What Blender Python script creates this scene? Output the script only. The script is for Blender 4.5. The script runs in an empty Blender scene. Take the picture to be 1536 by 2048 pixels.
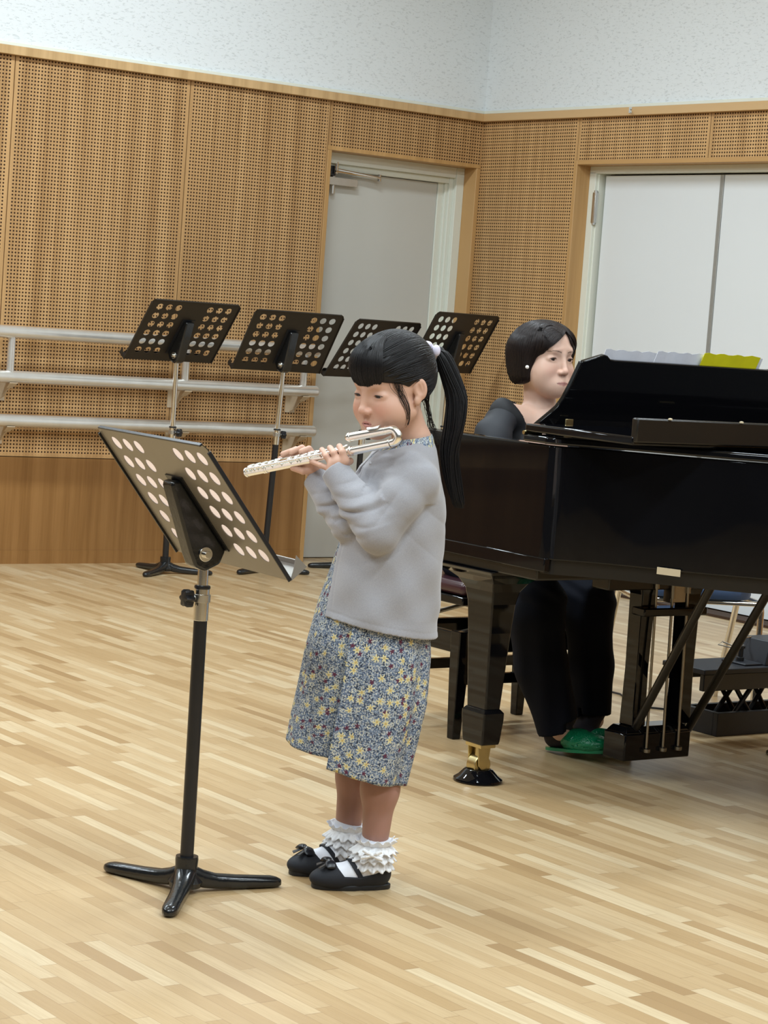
import bpy, math, random
import numpy as np
from mathutils import Vector, Matrix
random.seed(7); np.random.seed(7)
D = bpy.data; SC = bpy.context.scene; COL = SC.collection
PI = math.pi

# ---------------------------------------------------------------- camera
YAW, PITCH, ROLL, FPX = 0.932139, 0.0853842, -0.0735500, 4497.0
CAMZ = 1.25
Fh = np.array([math.cos(YAW), math.sin(YAW), 0.0]); Rh = np.array([math.sin(YAW), -math.cos(YAW), 0.0]); Up = np.array([0, 0, 1.0])
_F = Fh*math.cos(PITCH) - Up*math.sin(PITCH); _U = Up*math.cos(PITCH) + Fh*math.sin(PITCH)
_R = Rh*math.cos(ROLL) - _U*math.sin(ROLL); _U2 = _U*math.cos(ROLL) + Rh*math.sin(ROLL)
cam = D.cameras.new('camera'); cam.sensor_fit = 'AUTO'; cam.sensor_width = 36.0
cam.lens = FPX*36.0/2048.0; cam.clip_start = 0.05; cam.clip_end = 100
camo = D.objects.new('camera', cam); COL.objects.link(camo)
camo.matrix_world = Matrix(((_R[0], _U2[0], -_F[0], 0), (_R[1], _U2[1], -_F[1], 0), (_R[2], _U2[2], -_F[2], CAMZ), (0, 0, 0, 1)))
SC.camera = camo
def at(px, py, dep):
    """world point seen at pixel (px,py) of the photograph, dep metres away horizontally"""
    d = _F + _R*(px-768)/FPX - _U2*(py-1024)/FPX
    return np.array([0, 0, CAMZ]) + d*dep/(d@Fh)

# ---------------------------------------------------------------- exposure, world, ceiling lamps
SC.view_settings.view_transform = 'Standard'; SC.view_settings.look = 'None'
SC.view_settings.gamma = 1.0; SC.view_settings.exposure = 0.0; SC.view_settings.use_curve_mapping = False
w = D.worlds.new('world'); SC.world = w; w.use_nodes = True
w.node_tree.nodes['Background'].inputs[0].default_value = (0.9, 0.95, 1.0, 1); w.node_tree.nodes['Background'].inputs[1].default_value = 0.05
LIGHT_Z = 3.62
LAMPS = [(x, y) for y in (-0.6, 2.2, 5.0, 7.6) for x in (0.3, 2.6, 4.9)]
LAMP_W = 60.0
def lamp_light(name, loc, watts, sx, sy, rot=(0, 0, 0), col=(0.80, 0.92, 1.0), parent=None):
    l = D.lights.new(name, 'AREA'); l.shape = 'RECTANGLE'; l.size = sx; l.size_y = sy; l.energy = watts; l.color = col
    o = D.objects.new(name, l); COL.objects.link(o); o.location = loc; o.rotation_euler = rot
    if parent: o.parent = parent
    return o

# ---------------------------------------------------------------- material helpers
class NT:
    def __init__(s, name):
        s.m = D.materials.new(name); s.m.use_nodes = True; s.t = s.m.node_tree; s.n = s.t.nodes
        s.b = s.n['Principled BSDF']
    def node(s, typ, **kw):
        n = s.n.new(typ)
        for k, v in kw.items(): setattr(n, k, v)
        return n
    def val(s, sock, v):
        if isinstance(v, (int, float)): sock.default_value = v
        elif isinstance(v, tuple):
            sock.default_value = (*v, 1) if len(v) == 3 and len(sock.default_value) == 4 else v
        else: s.t.links.new(v, sock)
    def math(s, op, a, b=None, c=None, clamp=False):
        n = s.node('ShaderNodeMath', operation=op); n.use_clamp = clamp
        s.val(n.inputs[0], a)
        if b is not None: s.val(n.inputs[1], b)
        if c is not None: s.val(n.inputs[2], c)
        return n.outputs[0]
    def mix(s, f, a, b, blend='MIX'):
        n = s.node('ShaderNodeMix', data_type='RGBA', blend_type=blend)
        s.val(n.inputs[0], f); s.val(n.inputs[6], a); s.val(n.inputs[7], b); return n.outputs[2]
    def obj(s): return s.node('ShaderNodeTexCoord').outputs['Object']
    def uv(s): return s.node('ShaderNodeTexCoord').outputs['UV']
    def sep(s, v):
        n = s.node('ShaderNodeSeparateXYZ'); s.val(n.inputs[0], v); return n.outputs[0], n.outputs[1], n.outputs[2]
    def comb(s, x=0.0, y=0.0, z=0.0):
        n = s.node('ShaderNodeCombineXYZ'); s.val(n.inputs[0], x); s.val(n.inputs[1], y); s.val(n.inputs[2], z); return n.outputs[0]
    def noise(s, vec, scale=5.0, detail=3.0, rough=0.5, dist=0.0):
        n = s.node('ShaderNodeTexNoise'); s.val(n.inputs['Vector'], vec); n.inputs['Scale'].default_value = scale
        n.inputs['Detail'].default_value = detail; n.inputs['Roughness'].default_value = rough; n.inputs['Distortion'].default_value = dist
        return n.outputs[0]
    def white(s, vec, out=0):
        n = s.node('ShaderNodeTexWhiteNoise', noise_dimensions='3D'); s.val(n.inputs['Vector'], vec); return n.outputs[out]
    def ramp(s, f, stops):
        n = s.node('ShaderNodeValToRGB'); s.val(n.inputs[0], f); e = n.color_ramp.elements
        while len(e) < len(stops): e.new(0.5)
        for i, (p, c) in enumerate(stops): e[i].position = p; e[i].color = (*c, 1)
        return n.outputs[0]
    def smooth(s, x, lo, hi):
        n = s.node('ShaderNodeMapRange', interpolation_type='SMOOTHSTEP'); s.val(n.inputs[0], x)
        n.inputs[1].default_value = lo; n.inputs[2].default_value = hi; n.inputs[3].default_value = 0; n.inputs[4].default_value = 1
        return n.outputs[0]
    def bump(s, h, strength=0.3, dist=0.002):
        n = s.node('ShaderNodeBump'); n.inputs['Strength'].default_value = strength; n.inputs['Distance'].default_value = dist
        s.val(n.inputs['Height'], h); s.t.links.new(n.outputs[0], s.b.inputs['Normal'])
    def set(s, base=None, rough=None, metal=None, spec=None, coat=None, coat_r=None, sss=None, sheen=None):
        I = s.b.inputs
        if base is not None: s.val(I['Base Color'], base)
        if rough is not None: s.val(I['Roughness'], rough)
        if metal is not None: I['Metallic'].default_value = metal
        if spec is not None: I['Specular IOR Level'].default_value = spec
        if coat is not None: I['Coat Weight'].default_value = coat
        if coat_r is not None: I['Coat Roughness'].default_value = coat_r
        if sss is not None:
            I['Subsurface Weight'].default_value = sss; I['Subsurface Radius'].default_value = (1.0, 0.4, 0.25); I['Subsurface Scale'].default_value = 0.006
        if sheen is not None: I['Sheen Weight'].default_value = sheen
        return s.m
def srgb(r, g, b):
    f = lambda c: ((c/255+0.055)/1.055)**2.4 if c > 10 else c/255/12.92
    return (f(r), f(g), f(b))
def plain(name, col, rough=0.5, metal=0.0, spec=0.5, coat=None, var=0.06, vs=40.0, bump=0.0, bs=300.0, bd=0.001, sss=None, sheen=None):
    t = NT(name); o = t.obj(); nz = t.noise(o, vs, 3)
    c = t.mix(nz, tuple(max(0, v*(1-var)) for v in col), tuple(min(1, v*(1+var)) for v in col))
    t.set(base=c, rough=rough, metal=metal, spec=spec, coat=coat, sss=sss, sheen=sheen)
    if bump: t.bump(t.noise(o, bs, 2), bump, bd)
    return t.m

M = {}
def build_materials():
    # perforated wood veneer: ax = index of the horizontal axis of the wall
    def wood(name, ax, holes, base=(186, 147, 98), dark=(140, 101, 60), x0=4.659, pitch=0.9222, z0=0.497, z1=2.305):
        t = NT(name); x, y, z = t.sep(t.obj()); h = x if ax == 0 else y
        g1 = t.noise(t.comb(t.math('MULTIPLY', h, 16.0), 0.0, t.math('MULTIPLY', z, 0.5)), 1.0, 4, 0.6)
        g2 = t.noise(t.comb(t.math('MULTIPLY', h, 170.0), 3.0, t.math('MULTIPLY', z, 5.0)), 1.0, 3, 0.6)
        fine = t.mix(g2, srgb(*dark), srgb(*base)); band = t.smooth(g1, 0.3, 0.7)
        c = t.mix(t.math('MULTIPLY', band, 0.65), fine, srgb(min(255, base[0]+24), min(255, base[1]+22), min(255, base[2]+20)))
        if holes:
            p = pitch/57.0
            u = t.math('ADD', t.math('SUBTRACT', h, x0), pitch*20)          # within a panel
            pu = t.math('MODULO', u, pitch)
            fu = t.math('SUBTRACT', t.math('MODULO', pu, p), p/2); fz = t.math('SUBTRACT', t.math('MODULO', t.math('ADD', z, 0.004), p), p/2)
            r = t.math('SQRT', t.math('ADD', t.math('MULTIPLY', fu, fu), t.math('MULTIPLY', fz, fz)))
            hole = t.math('LESS_THAN', r, 0.0043)
            e = t.math('MULTIPLY', t.math('GREATER_THAN', pu, 0.014), t.math('LESS_THAN', pu, pitch-0.014))
            if ax == 0: e = t.math('MULTIPLY', t.math('MAXIMUM', e, t.math('GREATER_THAN', h, 6.41)), t.math('MAXIMUM', t.math('LESS_THAN', h, 6.382), t.math('GREATER_THAN', h, 6.405)))
            e = t.math('MULTIPLY', e, t.math('GREATER_THAN', z, z0+0.012)); hole = t.math('MULTIPLY', hole, e)
            c = t.mix(hole, c, srgb(52, 30, 14))
            t.set(base=c, rough=t.math('ADD', 0.42, t.math('MULTIPLY', hole, 0.5)), spec=0.35)
        else:
            t.set(base=c, rough=0.38, spec=0.4)
        return t.m
    M['perf_back'] = wood('perforated_veneer_back', 0, True)
    M['perf_right'] = wood('perforated_veneer_right', 1, True, (200, 160, 108), (156, 116, 72), x0=8.54-0.9222*10)
    M['wood_x'] = wood('oak_veneer_horizontal', 0, False, base=(146, 104, 56), dark=(114, 76, 36))
    M['wood_y'] = wood('oak_veneer_depth', 1, False, base=(146, 104, 56), dark=(114, 76, 36))
    M['trim_wood'] = wood('pale_trim_wood', 0, False, base=(194, 160, 114), dark=(172, 138, 92))
    M['casing_wood'] = wood('casing_wood', 0, False, base=(184, 144, 92), dark=(164, 124, 74))
    M['gap'] = plain('dark_gap', srgb(60, 38, 20), 0.8)
    # white fissured acoustic wall
    t = NT('fissured_white_plaster'); x, y, z = t.sep(t.obj()); h = t.math('ADD', x, y)
    base = t.comb(h, 0.0, z)
    rot = t.node('ShaderNodeMapping'); t.val(rot.inputs[0], base); rot.inputs['Rotation'].default_value = (0, 0.35, 0); rot.inputs['Scale'].default_value = (38, 1, 120)
    f1 = t.noise(rot.outputs[0], 1.0, 2, 0.5, 0.6)
    rot2 = t.node('ShaderNodeMapping'); t.val(rot2.inputs[0], base); rot2.inputs['Rotation'].default_value = (0, -0.45, 0); rot2.inputs['Scale'].default_value = (44, 1, 130)
    f2 = t.noise(rot2.outputs[0], 1.0, 2, 0.5, 0.6)
    m1 = t.smooth(f1, 0.60, 0.67); m2 = t.smooth(f2, 0.61, 0.68); mk = t.math('MAXIMUM', m1, m2)
    c = t.mix(t.math('MULTIPLY', mk, 0.42), srgb(224, 228, 230), srgb(178, 182, 184))
    t.set(base=c, rough=0.85, spec=0.2); t.bump(t.math('SUBTRACT', 1.0, mk), 0.4, 0.002); M['plaster'] = t.m
    # floor: strip parquet along Y
    t = NT('strip_parquet'); x, y, z = t.sep(t.obj())
    W = 0.0375
    row = t.math('FLOOR', t.math('DIVIDE', x, W))
    r1 = t.white(t.comb(row, 1.7, 0.0)); r2 = t.white(t.comb(row, 5.3, 2.0))
    ln = t.math('ADD', 0.23, t.math('MULTIPLY', r1, 0.22)); yy = t.math('DIVIDE', t.math('ADD', y, t.math('MULTIPLY', r2, 7.0)), ln)
    colm = t.math('FLOOR', yy); rc = t.white(t.comb(row, colm, 3.0)); rc2 = t.white(t.comb(row, colm, 9.0))
    fx = t.math('SUBTRACT', t.math('FRACT', t.math('DIVIDE', x, W)), 0.5); fy = t.math('SUBTRACT', t.math('FRACT', yy), 0.5)
    gx = t.math('GREATER_THAN', t.math('ABSOLUTE', fx), 0.488); gy = t.math('GREATER_THAN', t.math('ABSOLUTE', fy), 0.4975)
    gap = t.math('MAXIMUM', gx, gy)
    gc = t.comb(t.math('ADD', t.math('MULTIPLY', x, 120.0), t.math('MULTIPLY', rc, 50.0)), t.math('ADD', t.math('MULTIPLY', y, 5.0), t.math('MULTIPLY', rc2, 30.0)), 0.0)
    gr = t.noise(gc, 1.0, 4, 0.65, 0.8)
    c = t.ramp(rc, [(0.0, srgb(158, 127, 88)), (0.10, srgb(174, 144, 103)), (0.4, srgb(185, 157, 117)), (0.78, srgb(194, 168, 129)), (1.0, srgb(207, 187, 152))])
    c = t.mix(t.math('MULTIPLY', t.smooth(gr, 0.35, 0.75), 0.42), c, srgb(160, 130, 90))
    c = t.mix(t.math('MULTIPLY', gap, 0.5), c, srgb(110, 78, 44))
    big = t.noise(t.comb(x, y, 0.0), 1.3, 3)
    t.set(base=c, rough=t.math('ADD', 0.27, t.math('MULTIPLY', big, 0.16)), spec=0.5)
    t.bump(t.math('ADD', t.math('MULTIPLY', gr, 0.15), t.math('SUBTRACT', 1.0, gap)), 0.12, 0.0006); M['floor'] = t.m
    M['door_grey'] = plain('grey_painted_steel', srgb(198, 197, 190), 0.5, var=0.02, vs=4)
    M['frame_cream'] = plain('cream_painted_steel', srgb(224, 226, 214), 0.42, var=0.015)
    M['door_white'] = plain('white_laminate', srgb(224, 228, 230), 0.4, var=0.015, vs=3)
    M['steel'] = plain('brushed_steel', (0.62, 0.61, 0.58), 0.32, 1.0)
    M['alu'] = plain('aluminium_edge', srgb(160, 160, 156), 0.4, 0.35)
    M['rail'] = plain('galvanised_rail', (0.84, 0.83, 0.80), 0.30, 0.75, var=0.12, vs=14)
    M['chrome'] = plain('chrome', (0.80, 0.79, 0.76), 0.14, 1.0, var=0.03)
    M['silver'] = plain('polished_silver', (0.98, 0.97, 0.93), 0.26, 1.0, var=0.02)
    M['brass'] = plain('aged_brass', srgb(204, 188, 140), 0.3, 1.0, var=0.1)
    M['nickel'] = plain('dull_nickel_rod', (0.36, 0.33, 0.28), 0.35, 1.0, var=0.1)
    M['bracket'] = plain('painted_bracket', srgb(196, 178, 152), 0.5)
    M['black_metal'] = plain('black_powder_coat', (0.012, 0.012, 0.014), 0.32, spec=0.5)
    M['cast_iron'] = plain('glossy_black_cast_iron', (0.010, 0.011, 0.012), 0.2, spec=0.6, bump=0.25, bs=90, bd=0.002)
    M['desk_plate'] = plain('floor_lit_steel_sheet', srgb(136, 131, 124), 0.36, 0.3, var=0.04)  # desk_dark's steel, lightened: the bright floor's reflection is put into its colour
    M['desk_dark'] = plain('dark_brown_steel_sheet', srgb(38, 33, 28), 0.42, 0.1, var=0.05)
    M['plastic'] = plain('black_plastic', (0.012, 0.013, 0.016), 0.35)
    M['piano'] = plain('black_polyester_lacquer', (0.004, 0.004, 0.005), 0.035, spec=0.36, var=0.02, bump=0.02, bs=2.2, bd=0.01)
    M['piano_satin'] = plain('black_satin_wood', (0.012, 0.010, 0.008), 0.28, spec=0.45)
    M['ivory'] = plain('ivory_plastic', srgb(236, 232, 220), 0.25)
    M['felt'] = plain('dark_felt', (0.02, 0.005, 0.01), 0.9)
    M['paper'] = plain('white_paper', srgb(232, 234, 244), 0.7, var=0.06, vs=60)
    t = NT('pale_pink_paper'); t.set(base=srgb(250, 236, 228), rough=0.7); tr = t.node('ShaderNodeBsdfTranslucent'); tr.inputs[0].default_value = (0.98, 0.88, 0.82, 1)
    mx = t.node('ShaderNodeMixShader'); mx.inputs[0].default_value = 0.62; t.t.links.new(t.b.outputs[0], mx.inputs[1]); t.t.links.new(tr.outputs[0], mx.inputs[2]); t.t.links.new(mx.outputs[0], t.n['Material Output'].inputs[0]); M['pink_paper'] = t.m
    M['yellow'] = plain('yellow_card', srgb(226, 218, 30), 0.5, var=0.1, vs=30)
    M['tag'] = plain('cream_tag', srgb(196, 180, 150), 0.5)
    M['lamp_glass'] = plain('lamp_diffuser', srgb(240, 240, 238), 0.5)
    M['ceiling'] = plain('white_ceiling_board', srgb(232, 232, 228), 0.9, bump=0.3, bs=120)
    M['front_wall'] = plain('painted_wall', srgb(62, 60, 62), 0.7, var=0.15, vs=1.2)
    M['blue_vinyl'] = plain('blue_vinyl', srgb(66, 88, 122), 0.45, var=0.1)
    M['bench_leather'] = plain('plum_leather', srgb(60, 34, 40), 0.22)
    M['black_box'] = plain('black_textured_paint', srgb(30, 33, 40), 0.5, var=0.1)
build_materials()

# ---------------------------------------------------------------- mesh helpers
class MB:
    """collects shapes (world coordinates) and links them as ONE mesh"""
    def __init__(s): s.v = []; s.f = []; s.mi = []; s.cur = 0
    def add(s, vs, fs):
        n = len(s.v); s.v += [tuple(map(float, v)) for v in vs]; s.f += [tuple(i+n for i in f) for f in fs]; s.mi += [s.cur]*len(fs); return s
    def box(s, lo, hi, R=None, c=None):
        x0, y0, z0 = lo; x1, y1, z1 = hi
        vs = [(x0, y0, z0), (x1, y0, z0), (x1, y1, z0), (x0, y1, z0), (x0, y0, z1), (x1, y0, z1), (x1, y1, z1), (x0, y1, z1)]
        if R is not None: vs = [np.asarray(c) + R@np.asarray(v) for v in vs]
        return s.add(vs, [(0, 3, 2, 1), (4, 5, 6, 7), (0, 1, 5, 4), (1, 2, 6, 5), (2, 3, 7, 6), (3, 0, 4, 7)])
    def rings(s, R, cap=True, closed=True):
        n = len(R[0]); vs = [p for r in R for p in r]; fs = []
        for i in range(len(R)-1):
            for j in range(n if closed else n-1):
                a = i*n+j; b = i*n+(j+1) % n; fs.append((a, b, b+n, a+n))
        if cap: fs.append(tuple(range(n))[::-1]); fs.append(tuple(range((len(R)-1)*n, len(R)*n)))
        return s.add(vs, fs)
    def tube(s, path, rad, n=14, cap=True, sq=1.0):
        path = [np.asarray(p, float) for p in path]; m = len(path)
        rad = [rad]*m if not hasattr(rad, '__len__') else rad
        T = [path[min(i+1, m-1)]-path[max(i-1, 0)] for i in range(m)]; T = [t/(np.linalg.norm(t)+1e-12) for t in T]
        a = np.array([0, 0, 1.0]) if abs(T[0][2]) < 0.9 else np.array([1.0, 0, 0])
        N = np.cross(T[0], a); N /= np.linalg.norm(N); R = []
        for i in range(m):
            N = N - T[i]*(N@T[i]); N /= np.linalg.norm(N)+1e-12; B = np.cross(T[i], N)
            R.append([path[i] + rad[i]*(N*math.cos(q)+B*math.sin(q)*sq) for q in np.linspace(0, 2*PI, n, endpoint=False)])
        return s.rings(R, cap)
    def cyl(s, a, b, r, n=20, r2=None): return s.tube([a, b], [r, r if r2 is None else r2], n)
    def lathe(s, c, prof, n=32, axis=None):
        c = np.asarray(c, float); ax = np.array([0, 0, 1.0]) if axis is None else np.asarray(axis, float)/np.linalg.norm(axis)
        u = np.cross(ax, [0, 1, 0] if abs(ax[1]) < .9 else [1, 0, 0]); u /= np.linalg.norm(u); v = np.cross(ax, u)
        return s.rings([[c + ax*h + r*(u*math.cos(q)+v*math.sin(q)) for q in np.linspace(0, 2*PI, n, endpoint=False)] for r, h in prof])
    def sphere(s, c, r, n=14, sc=(1, 1, 1)):
        c = np.asarray(c, float)
        return s.rings([[c + np.array([r*sc[0]*math.sin(t)*math.cos(q), r*sc[1]*math.sin(t)*math.sin(q), r*sc[2]*math.cos(t)]) for q in np.linspace(0, 2*PI, n, endpoint=False)] for t in np.linspace(PI-0.02, 0.02, n)])
    def prism(s, poly, z0, z1):
        n = len(poly); vs = [(x, y, z0) for x, y in poly]+[(x, y, z1) for x, y in poly]
        fs = [(j, (j+1) % n, (j+1) % n+n, j+n) for j in range(n)]+[tuple(range(n))[::-1], tuple(range(n, 2*n))]
        return s.add(vs, fs)
    def extrude(s, poly, vec):
        n = len(poly); P = [np.asarray(p, float) for p in poly]; v = np.asarray(vec, float)
        vs = P+[p+v for p in P]; fs = [(j, (j+1) % n, (j+1) % n+n, j+n) for j in range(n)]+[tuple(range(n))[::-1], tuple(range(n, 2*n))]
        return s.add(vs, fs)
    def build(s, name, mat, parent=None, bevel=0.0, smooth=True, seg=2, angle=35, subd=0, attr=None, uvs=None):
        V = np.array(s.v, float)
        if parent is not None:
            W = np.array(root_matrix(parent).inverted()); V = V@W[:3, :3].T + W[:3, 3]
        return link_mesh(name, V, s.f, mat, parent, bevel, smooth, seg, angle, subd, s.mi, uvs)
def root_matrix(o):
    m = Matrix.Identity(4)
    while o is not None:
        m = Matrix.LocRotScale(o.location, o.rotation_euler, o.scale) @ m; o = o.parent
    return m
def link_mesh(name, V, F, mat, parent=None, bevel=0.0, smooth=True, seg=2, angle=35, subd=0, mi=None, uvs=None, fixn=True):
    me = D.meshes.new(name); me.from_pydata([tuple(v) for v in V], [], F)
    mats = mat if isinstance(mat, list) else [mat]
    for m in mats: me.materials.append(m)
    if mi is not None and len(mats) > 1: me.polygons.foreach_set('material_index', mi)
    if uvs is not None:
        l = me.uv_layers.new(name='UVMap'); idx = np.empty(len(me.loops), int); me.loops.foreach_get('vertex_index', idx)
        l.data.foreach_set('uv', np.asarray(uvs, float)[idx].ravel())
    me.validate()
    if fixn:
        import bmesh
        b = bmesh.new(); b.from_mesh(me); bmesh.ops.recalc_face_normals(b, faces=b.faces); b.to_mesh(me); b.free()
    if smooth:
        me.polygons.foreach_set('use_smooth', [True]*len(me.polygons))
        me.set_sharp_from_angle(angle=math.radians(angle)) if hasattr(me, 'set_sharp_from_angle') else None
    o = D.objects.new(name, me); COL.objects.link(o)
    if parent is not None: o.parent = parent
    if bevel:
        b = o.modifiers.new('bevel', 'BEVEL'); b.width = bevel; b.segments = seg; b.limit_method = 'ANGLE'; b.angle_limit = math.radians(40)
    if subd:
        q = o.modifiers.new('subd', 'SUBSURF'); q.levels = subd; q.render_levels = subd
    return o
def tag(o, label, cat, group=None, kind=None):
    o['label'] = label; o['category'] = cat
    if group: o['group'] = group
    if kind: o['kind'] = kind
    return o
def thing(name, label, cat, loc=(0, 0, 0), rz=0.0, group=None):
    o = D.objects.new(name, None); COL.objects.link(o); o.location = loc; o.rotation_euler = (0, 0, rz); o.empty_display_size = 0.1
    return tag(o, label, cat, group)
def struct(name, mb, mat, parent=None, bevel=0.0, **k):
    o = mb.build(name, mat, parent, bevel, **k)
    if parent is None: o['kind'] = 'structure'
    return o
def sempty(name, loc=(0, 0, 0)):
    o = D.objects.new(name, None); COL.objects.link(o); o.location = loc; o['kind'] = 'structure'; return o

# ---------------------------------------------------------------- room
YB, XR = 9.301, 7.367
ZT, ZW, ZBB, ZC = 2.307, 0.497, 0.062, 3.7
X0, Y0 = -3.0, -3.5
struct('floor', MB().box((X0-0.15, Y0-0.15, -0.1), (XR+1.2, YB+1.2, 0.0)), M['floor'])
struct('ceiling', MB().box((X0-0.15, Y0-0.15, ZC), (XR+0.4, YB+0.4, ZC+0.1)), M['ceiling'])
struct('wall_left', MB().box((X0-0.15, Y0, 0), (X0, YB+0.2, ZC)), M['front_wall'])
struct('wall_front', MB().box((X0, Y0-0.15, 0), (XR+0.2, Y0, ZC)), M['front_wall'])

seams_x = [4.659-0.9222*k for k in range(9)][::-1] + [5.5812, 6.3935]
# back wall: backing with door opening, panels, wainscot, plaster above
D1L, D1R, D1T = 6.418, 7.340, 2.066
b = MB(); b.mi = []
b.cur = 0; b.box((X0, YB+0.012, 0), (D1L-0.01, YB+0.2, ZT)); b.box((D1L-0.01, YB+0.012, D1T+0.01), (XR+0.2, YB+0.2, ZT))
b.cur = 1
xs = [X0]+[x for x in seams_x if x > X0]
for a, c in zip(xs[:-1], xs[1:]): b.box((a+0.0022, YB, ZW+0.002), (c-0.0022, YB+0.013, ZT))
b.box((6.3935+0.0022, YB, D1T+0.022), (XR, YB+0.013, ZT))
b.cur = 2; b.box((X0, YB, ZBB), (6.3935-0.002, YB+0.013, ZW-0.0015))
b.cur = 3; b.box((X0, YB-0.003, ZT), (XR+0.2, YB+0.2, ZC))
b.build('wall_back', [M['gap'], M['perf_back'], M['wood_x'], M['plaster']], None)['kind'] = 'structure'
struct('baseboard_back', MB().box((X0, YB-0.006, 0), (6.3935, YB+0.012, ZBB)), M['wood_x'])
# right wall
D2N, D2T = 8.530, 2.079   # opening's far jamb and head
b = MB()
b.cur = 0; b.box((XR+0.012, D2N+0.02, 0), (XR+0.14, YB+0.2, ZT)); b.box((XR+0.012, Y0, D2T+0.02), (XR+0.14, YB, ZT)); b.box((XR+0.012, Y0, 0), (XR+0.14, 5.4, D2T+0.02))
b.cur = 1
b.box((XR, D2N+0.022, ZW), (XR+0.013, YB, D2T+0.022)); b.box((XR, D2N+0.012, D2T+0.0225), (XR+0.013, YB, ZT))
ys = [D2N+0.0105-0.9222*k for k in range(13)]
for a, c in zip(ys[1:], ys[:-1]): b.box((XR, a+0.0022, D2T+0.022), (XR+0.013, c-0.0022, ZT))
b.cur = 2; b.box((XR, D2N+0.022, 0), (XR+0.013, YB, ZW-0.002)); b.box((XR, Y0, 0), (XR+0.013, 5.4, D2T+0.02))
b.cur = 3; b.box((XR-0.003, Y0, ZT), (XR+0.14, YB, ZC))
b.build('wall_right', [M['gap'], M['perf_right'], M['wood_y'], M['plaster']], None)['kind'] = 'structure'
# picture-rail trims
b = MB(); b.cur = 0; b.box((X0, YB-0.030, ZT), (XR-0.0, YB+0.01, ZT+0.040)); b.cur = 1; b.box((X0, YB-0.018, ZT+0.040), (XR, YB+0.01, ZT+0.056))
b.build('trim_1', [M['trim_wood'], M['frame_cream']], None, 0.002)['kind'] = 'structure'
b = MB(); b.cur = 0; b.box((XR-0.030, Y0, ZT), (XR+0.01, YB-0.03, ZT+0.040)); b.cur = 1; b.box((XR-0.018, Y0, ZT+0.040), (XR+0.01, YB-0.018, ZT+0.056))
b.build('trim_2', [M['trim_wood'], M['frame_cream']], None, 0.002)['kind'] = 'structure'
# door casings
b = MB(); b.box((6.3935, YB-0.004, 0), (D1L, YB+0.20, D1T)); b.box((6.3935, YB-0.004, D1T), (XR, YB+0.20, D1T+0.022)); b.box((D1R, YB-0.004, 0), (XR, YB+0.20, D1T))
struct('trim_3', b, M['casing_wood'], bevel=0.002)
b = MB(); b.box((XR-0.004, D2N, 0), (XR+0.14, D2N+0.022, D2T+0.022)); b.box((XR-0.004, 5.4, D2T), (XR+0.14, D2N, D2T+0.022))
struct('trim_4', b, M['casing_wood'], bevel=0.002)
struct('trim_5', MB().box((XR-0.006, 5.4, 0), (XR+0.12, D2N, 0.012)), M['gap'])

# door 1 (grey, in the back wall), sunk behind a stepped cream frame
d1 = sempty('door_1', (6.88, YB+0.17, 0))
b = MB()
for k, (wd, y0) in enumerate(((0.050, YB+0.095), (0.075, YB+0.120), (0.090, YB+0.135), (0.125, YB+0.150))):
    b.box((D1R-wd, y0, 0), (D1R-(0 if k == 0 else (0.050, 0.075, 0.090)[k-1]), YB+0.2, D1T))
b.box((D1L, YB+0.10, D1T-0.055), (D1R-0.05, YB+0.2, D1T)); b.box((D1L, YB+0.125, D1T-0.085), (D1R-0.07, YB+0.2, D1T-0.055)); b.box((D1L, YB+0.10, 0), (D1L+0.012, YB+0.2, D1T-0.05))
b.build('door_frame', M['frame_cream'], d1, 0.002)
MB().box((D1L+0.012, YB+0.158, 0.004), (D1R-0.127, YB+0.196, D1T-0.088)).build('door_leaf', M['door_grey'], d1, 0.001)
b = MB(); b.box((6.30+0.13, YB+0.118, 1.905), (6.675, YB+0.158, 1.945)); b.cyl((6.535, YB+0.138, 1.86), (6.535, YB+0.138, 1.975), 0.012)
cl = b.build('door_closer', M['steel'], d1, 0.002)
b = MB(); b.box((6.43, YB+0.12, 1.950), (6.535, YB+0.158, 2.00)); b.build('closer_bracket', M['plastic'], cl, 0.001)
b = MB(); b.tube([(6.52, YB+0.11, 1.985), (6.80, YB+0.10, 1.965)], 0.006, 8); b.tube([(6.52, YB+0.10, 1.972), (6.80, YB+0.12, 1.965)], 0.006, 8); b.cyl((6.80, YB+0.11, 1.948), (6.80, YB+0.11, 1.982), 0.010); b.cyl((6.53, YB+0.11, 1.96), (6.53, YB+0.11, 2.02), 0.011)
b.build('closer_arm', M['chrome'], cl)

# door 2: white folding panels in the right wall
XD = XR+0.128
d2 = sempty('door_2', (XD, 7.6, 0))
b = MB(); b.box((XR+0.085, D2N-0.045, 0.012), (XD+0.08, D2N, D2T-0.03)); b.box((XR+0.085, 5.4, D2T-0.035), (XD+0.08, D2N, D2T)); b.box((XR+0.10, D2N-0.055, 0.012), (XD+0.08, D2N-0.045, D2T-0.035))
b.build('door_frame', M['frame_cream'], d2, 0.0015)
yy = [8.462, 7.640, 6.80, 5.96, 5.4]
for i in range(4):
    a, c = yy[i+1], yy[i]
    MB().box((XD, a+0.013, 0.016), (XD+0.045, c-0.013 if i else c-0.006, D2T-0.043)).build('door_panel', M['door_white'], d2, 0.001)
for y in yy[1:4]:
    MB().box((XD-0.004, y-0.012, 0.016), (XD+0.04, y+0.012, D2T-0.043)).build('edge_strip', M['alu'], d2, 0.001)
MB().box((XR+0.08, D2N-0.060, 1.80), (XR+0.10, D2N-0.038, 1.95)).cyl((XR+0.088, D2N-0.052, 1.79), (XR+0.088, D2N-0.052, 1.96), 0.009, 12).build('hinge', M['steel'], d2, 0.001)
MB().box((XD+0.046, 5.3, 0.0), (XD+0.075, D2N, D2T)).build('door_backing', M['gap'], d2)

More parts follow.
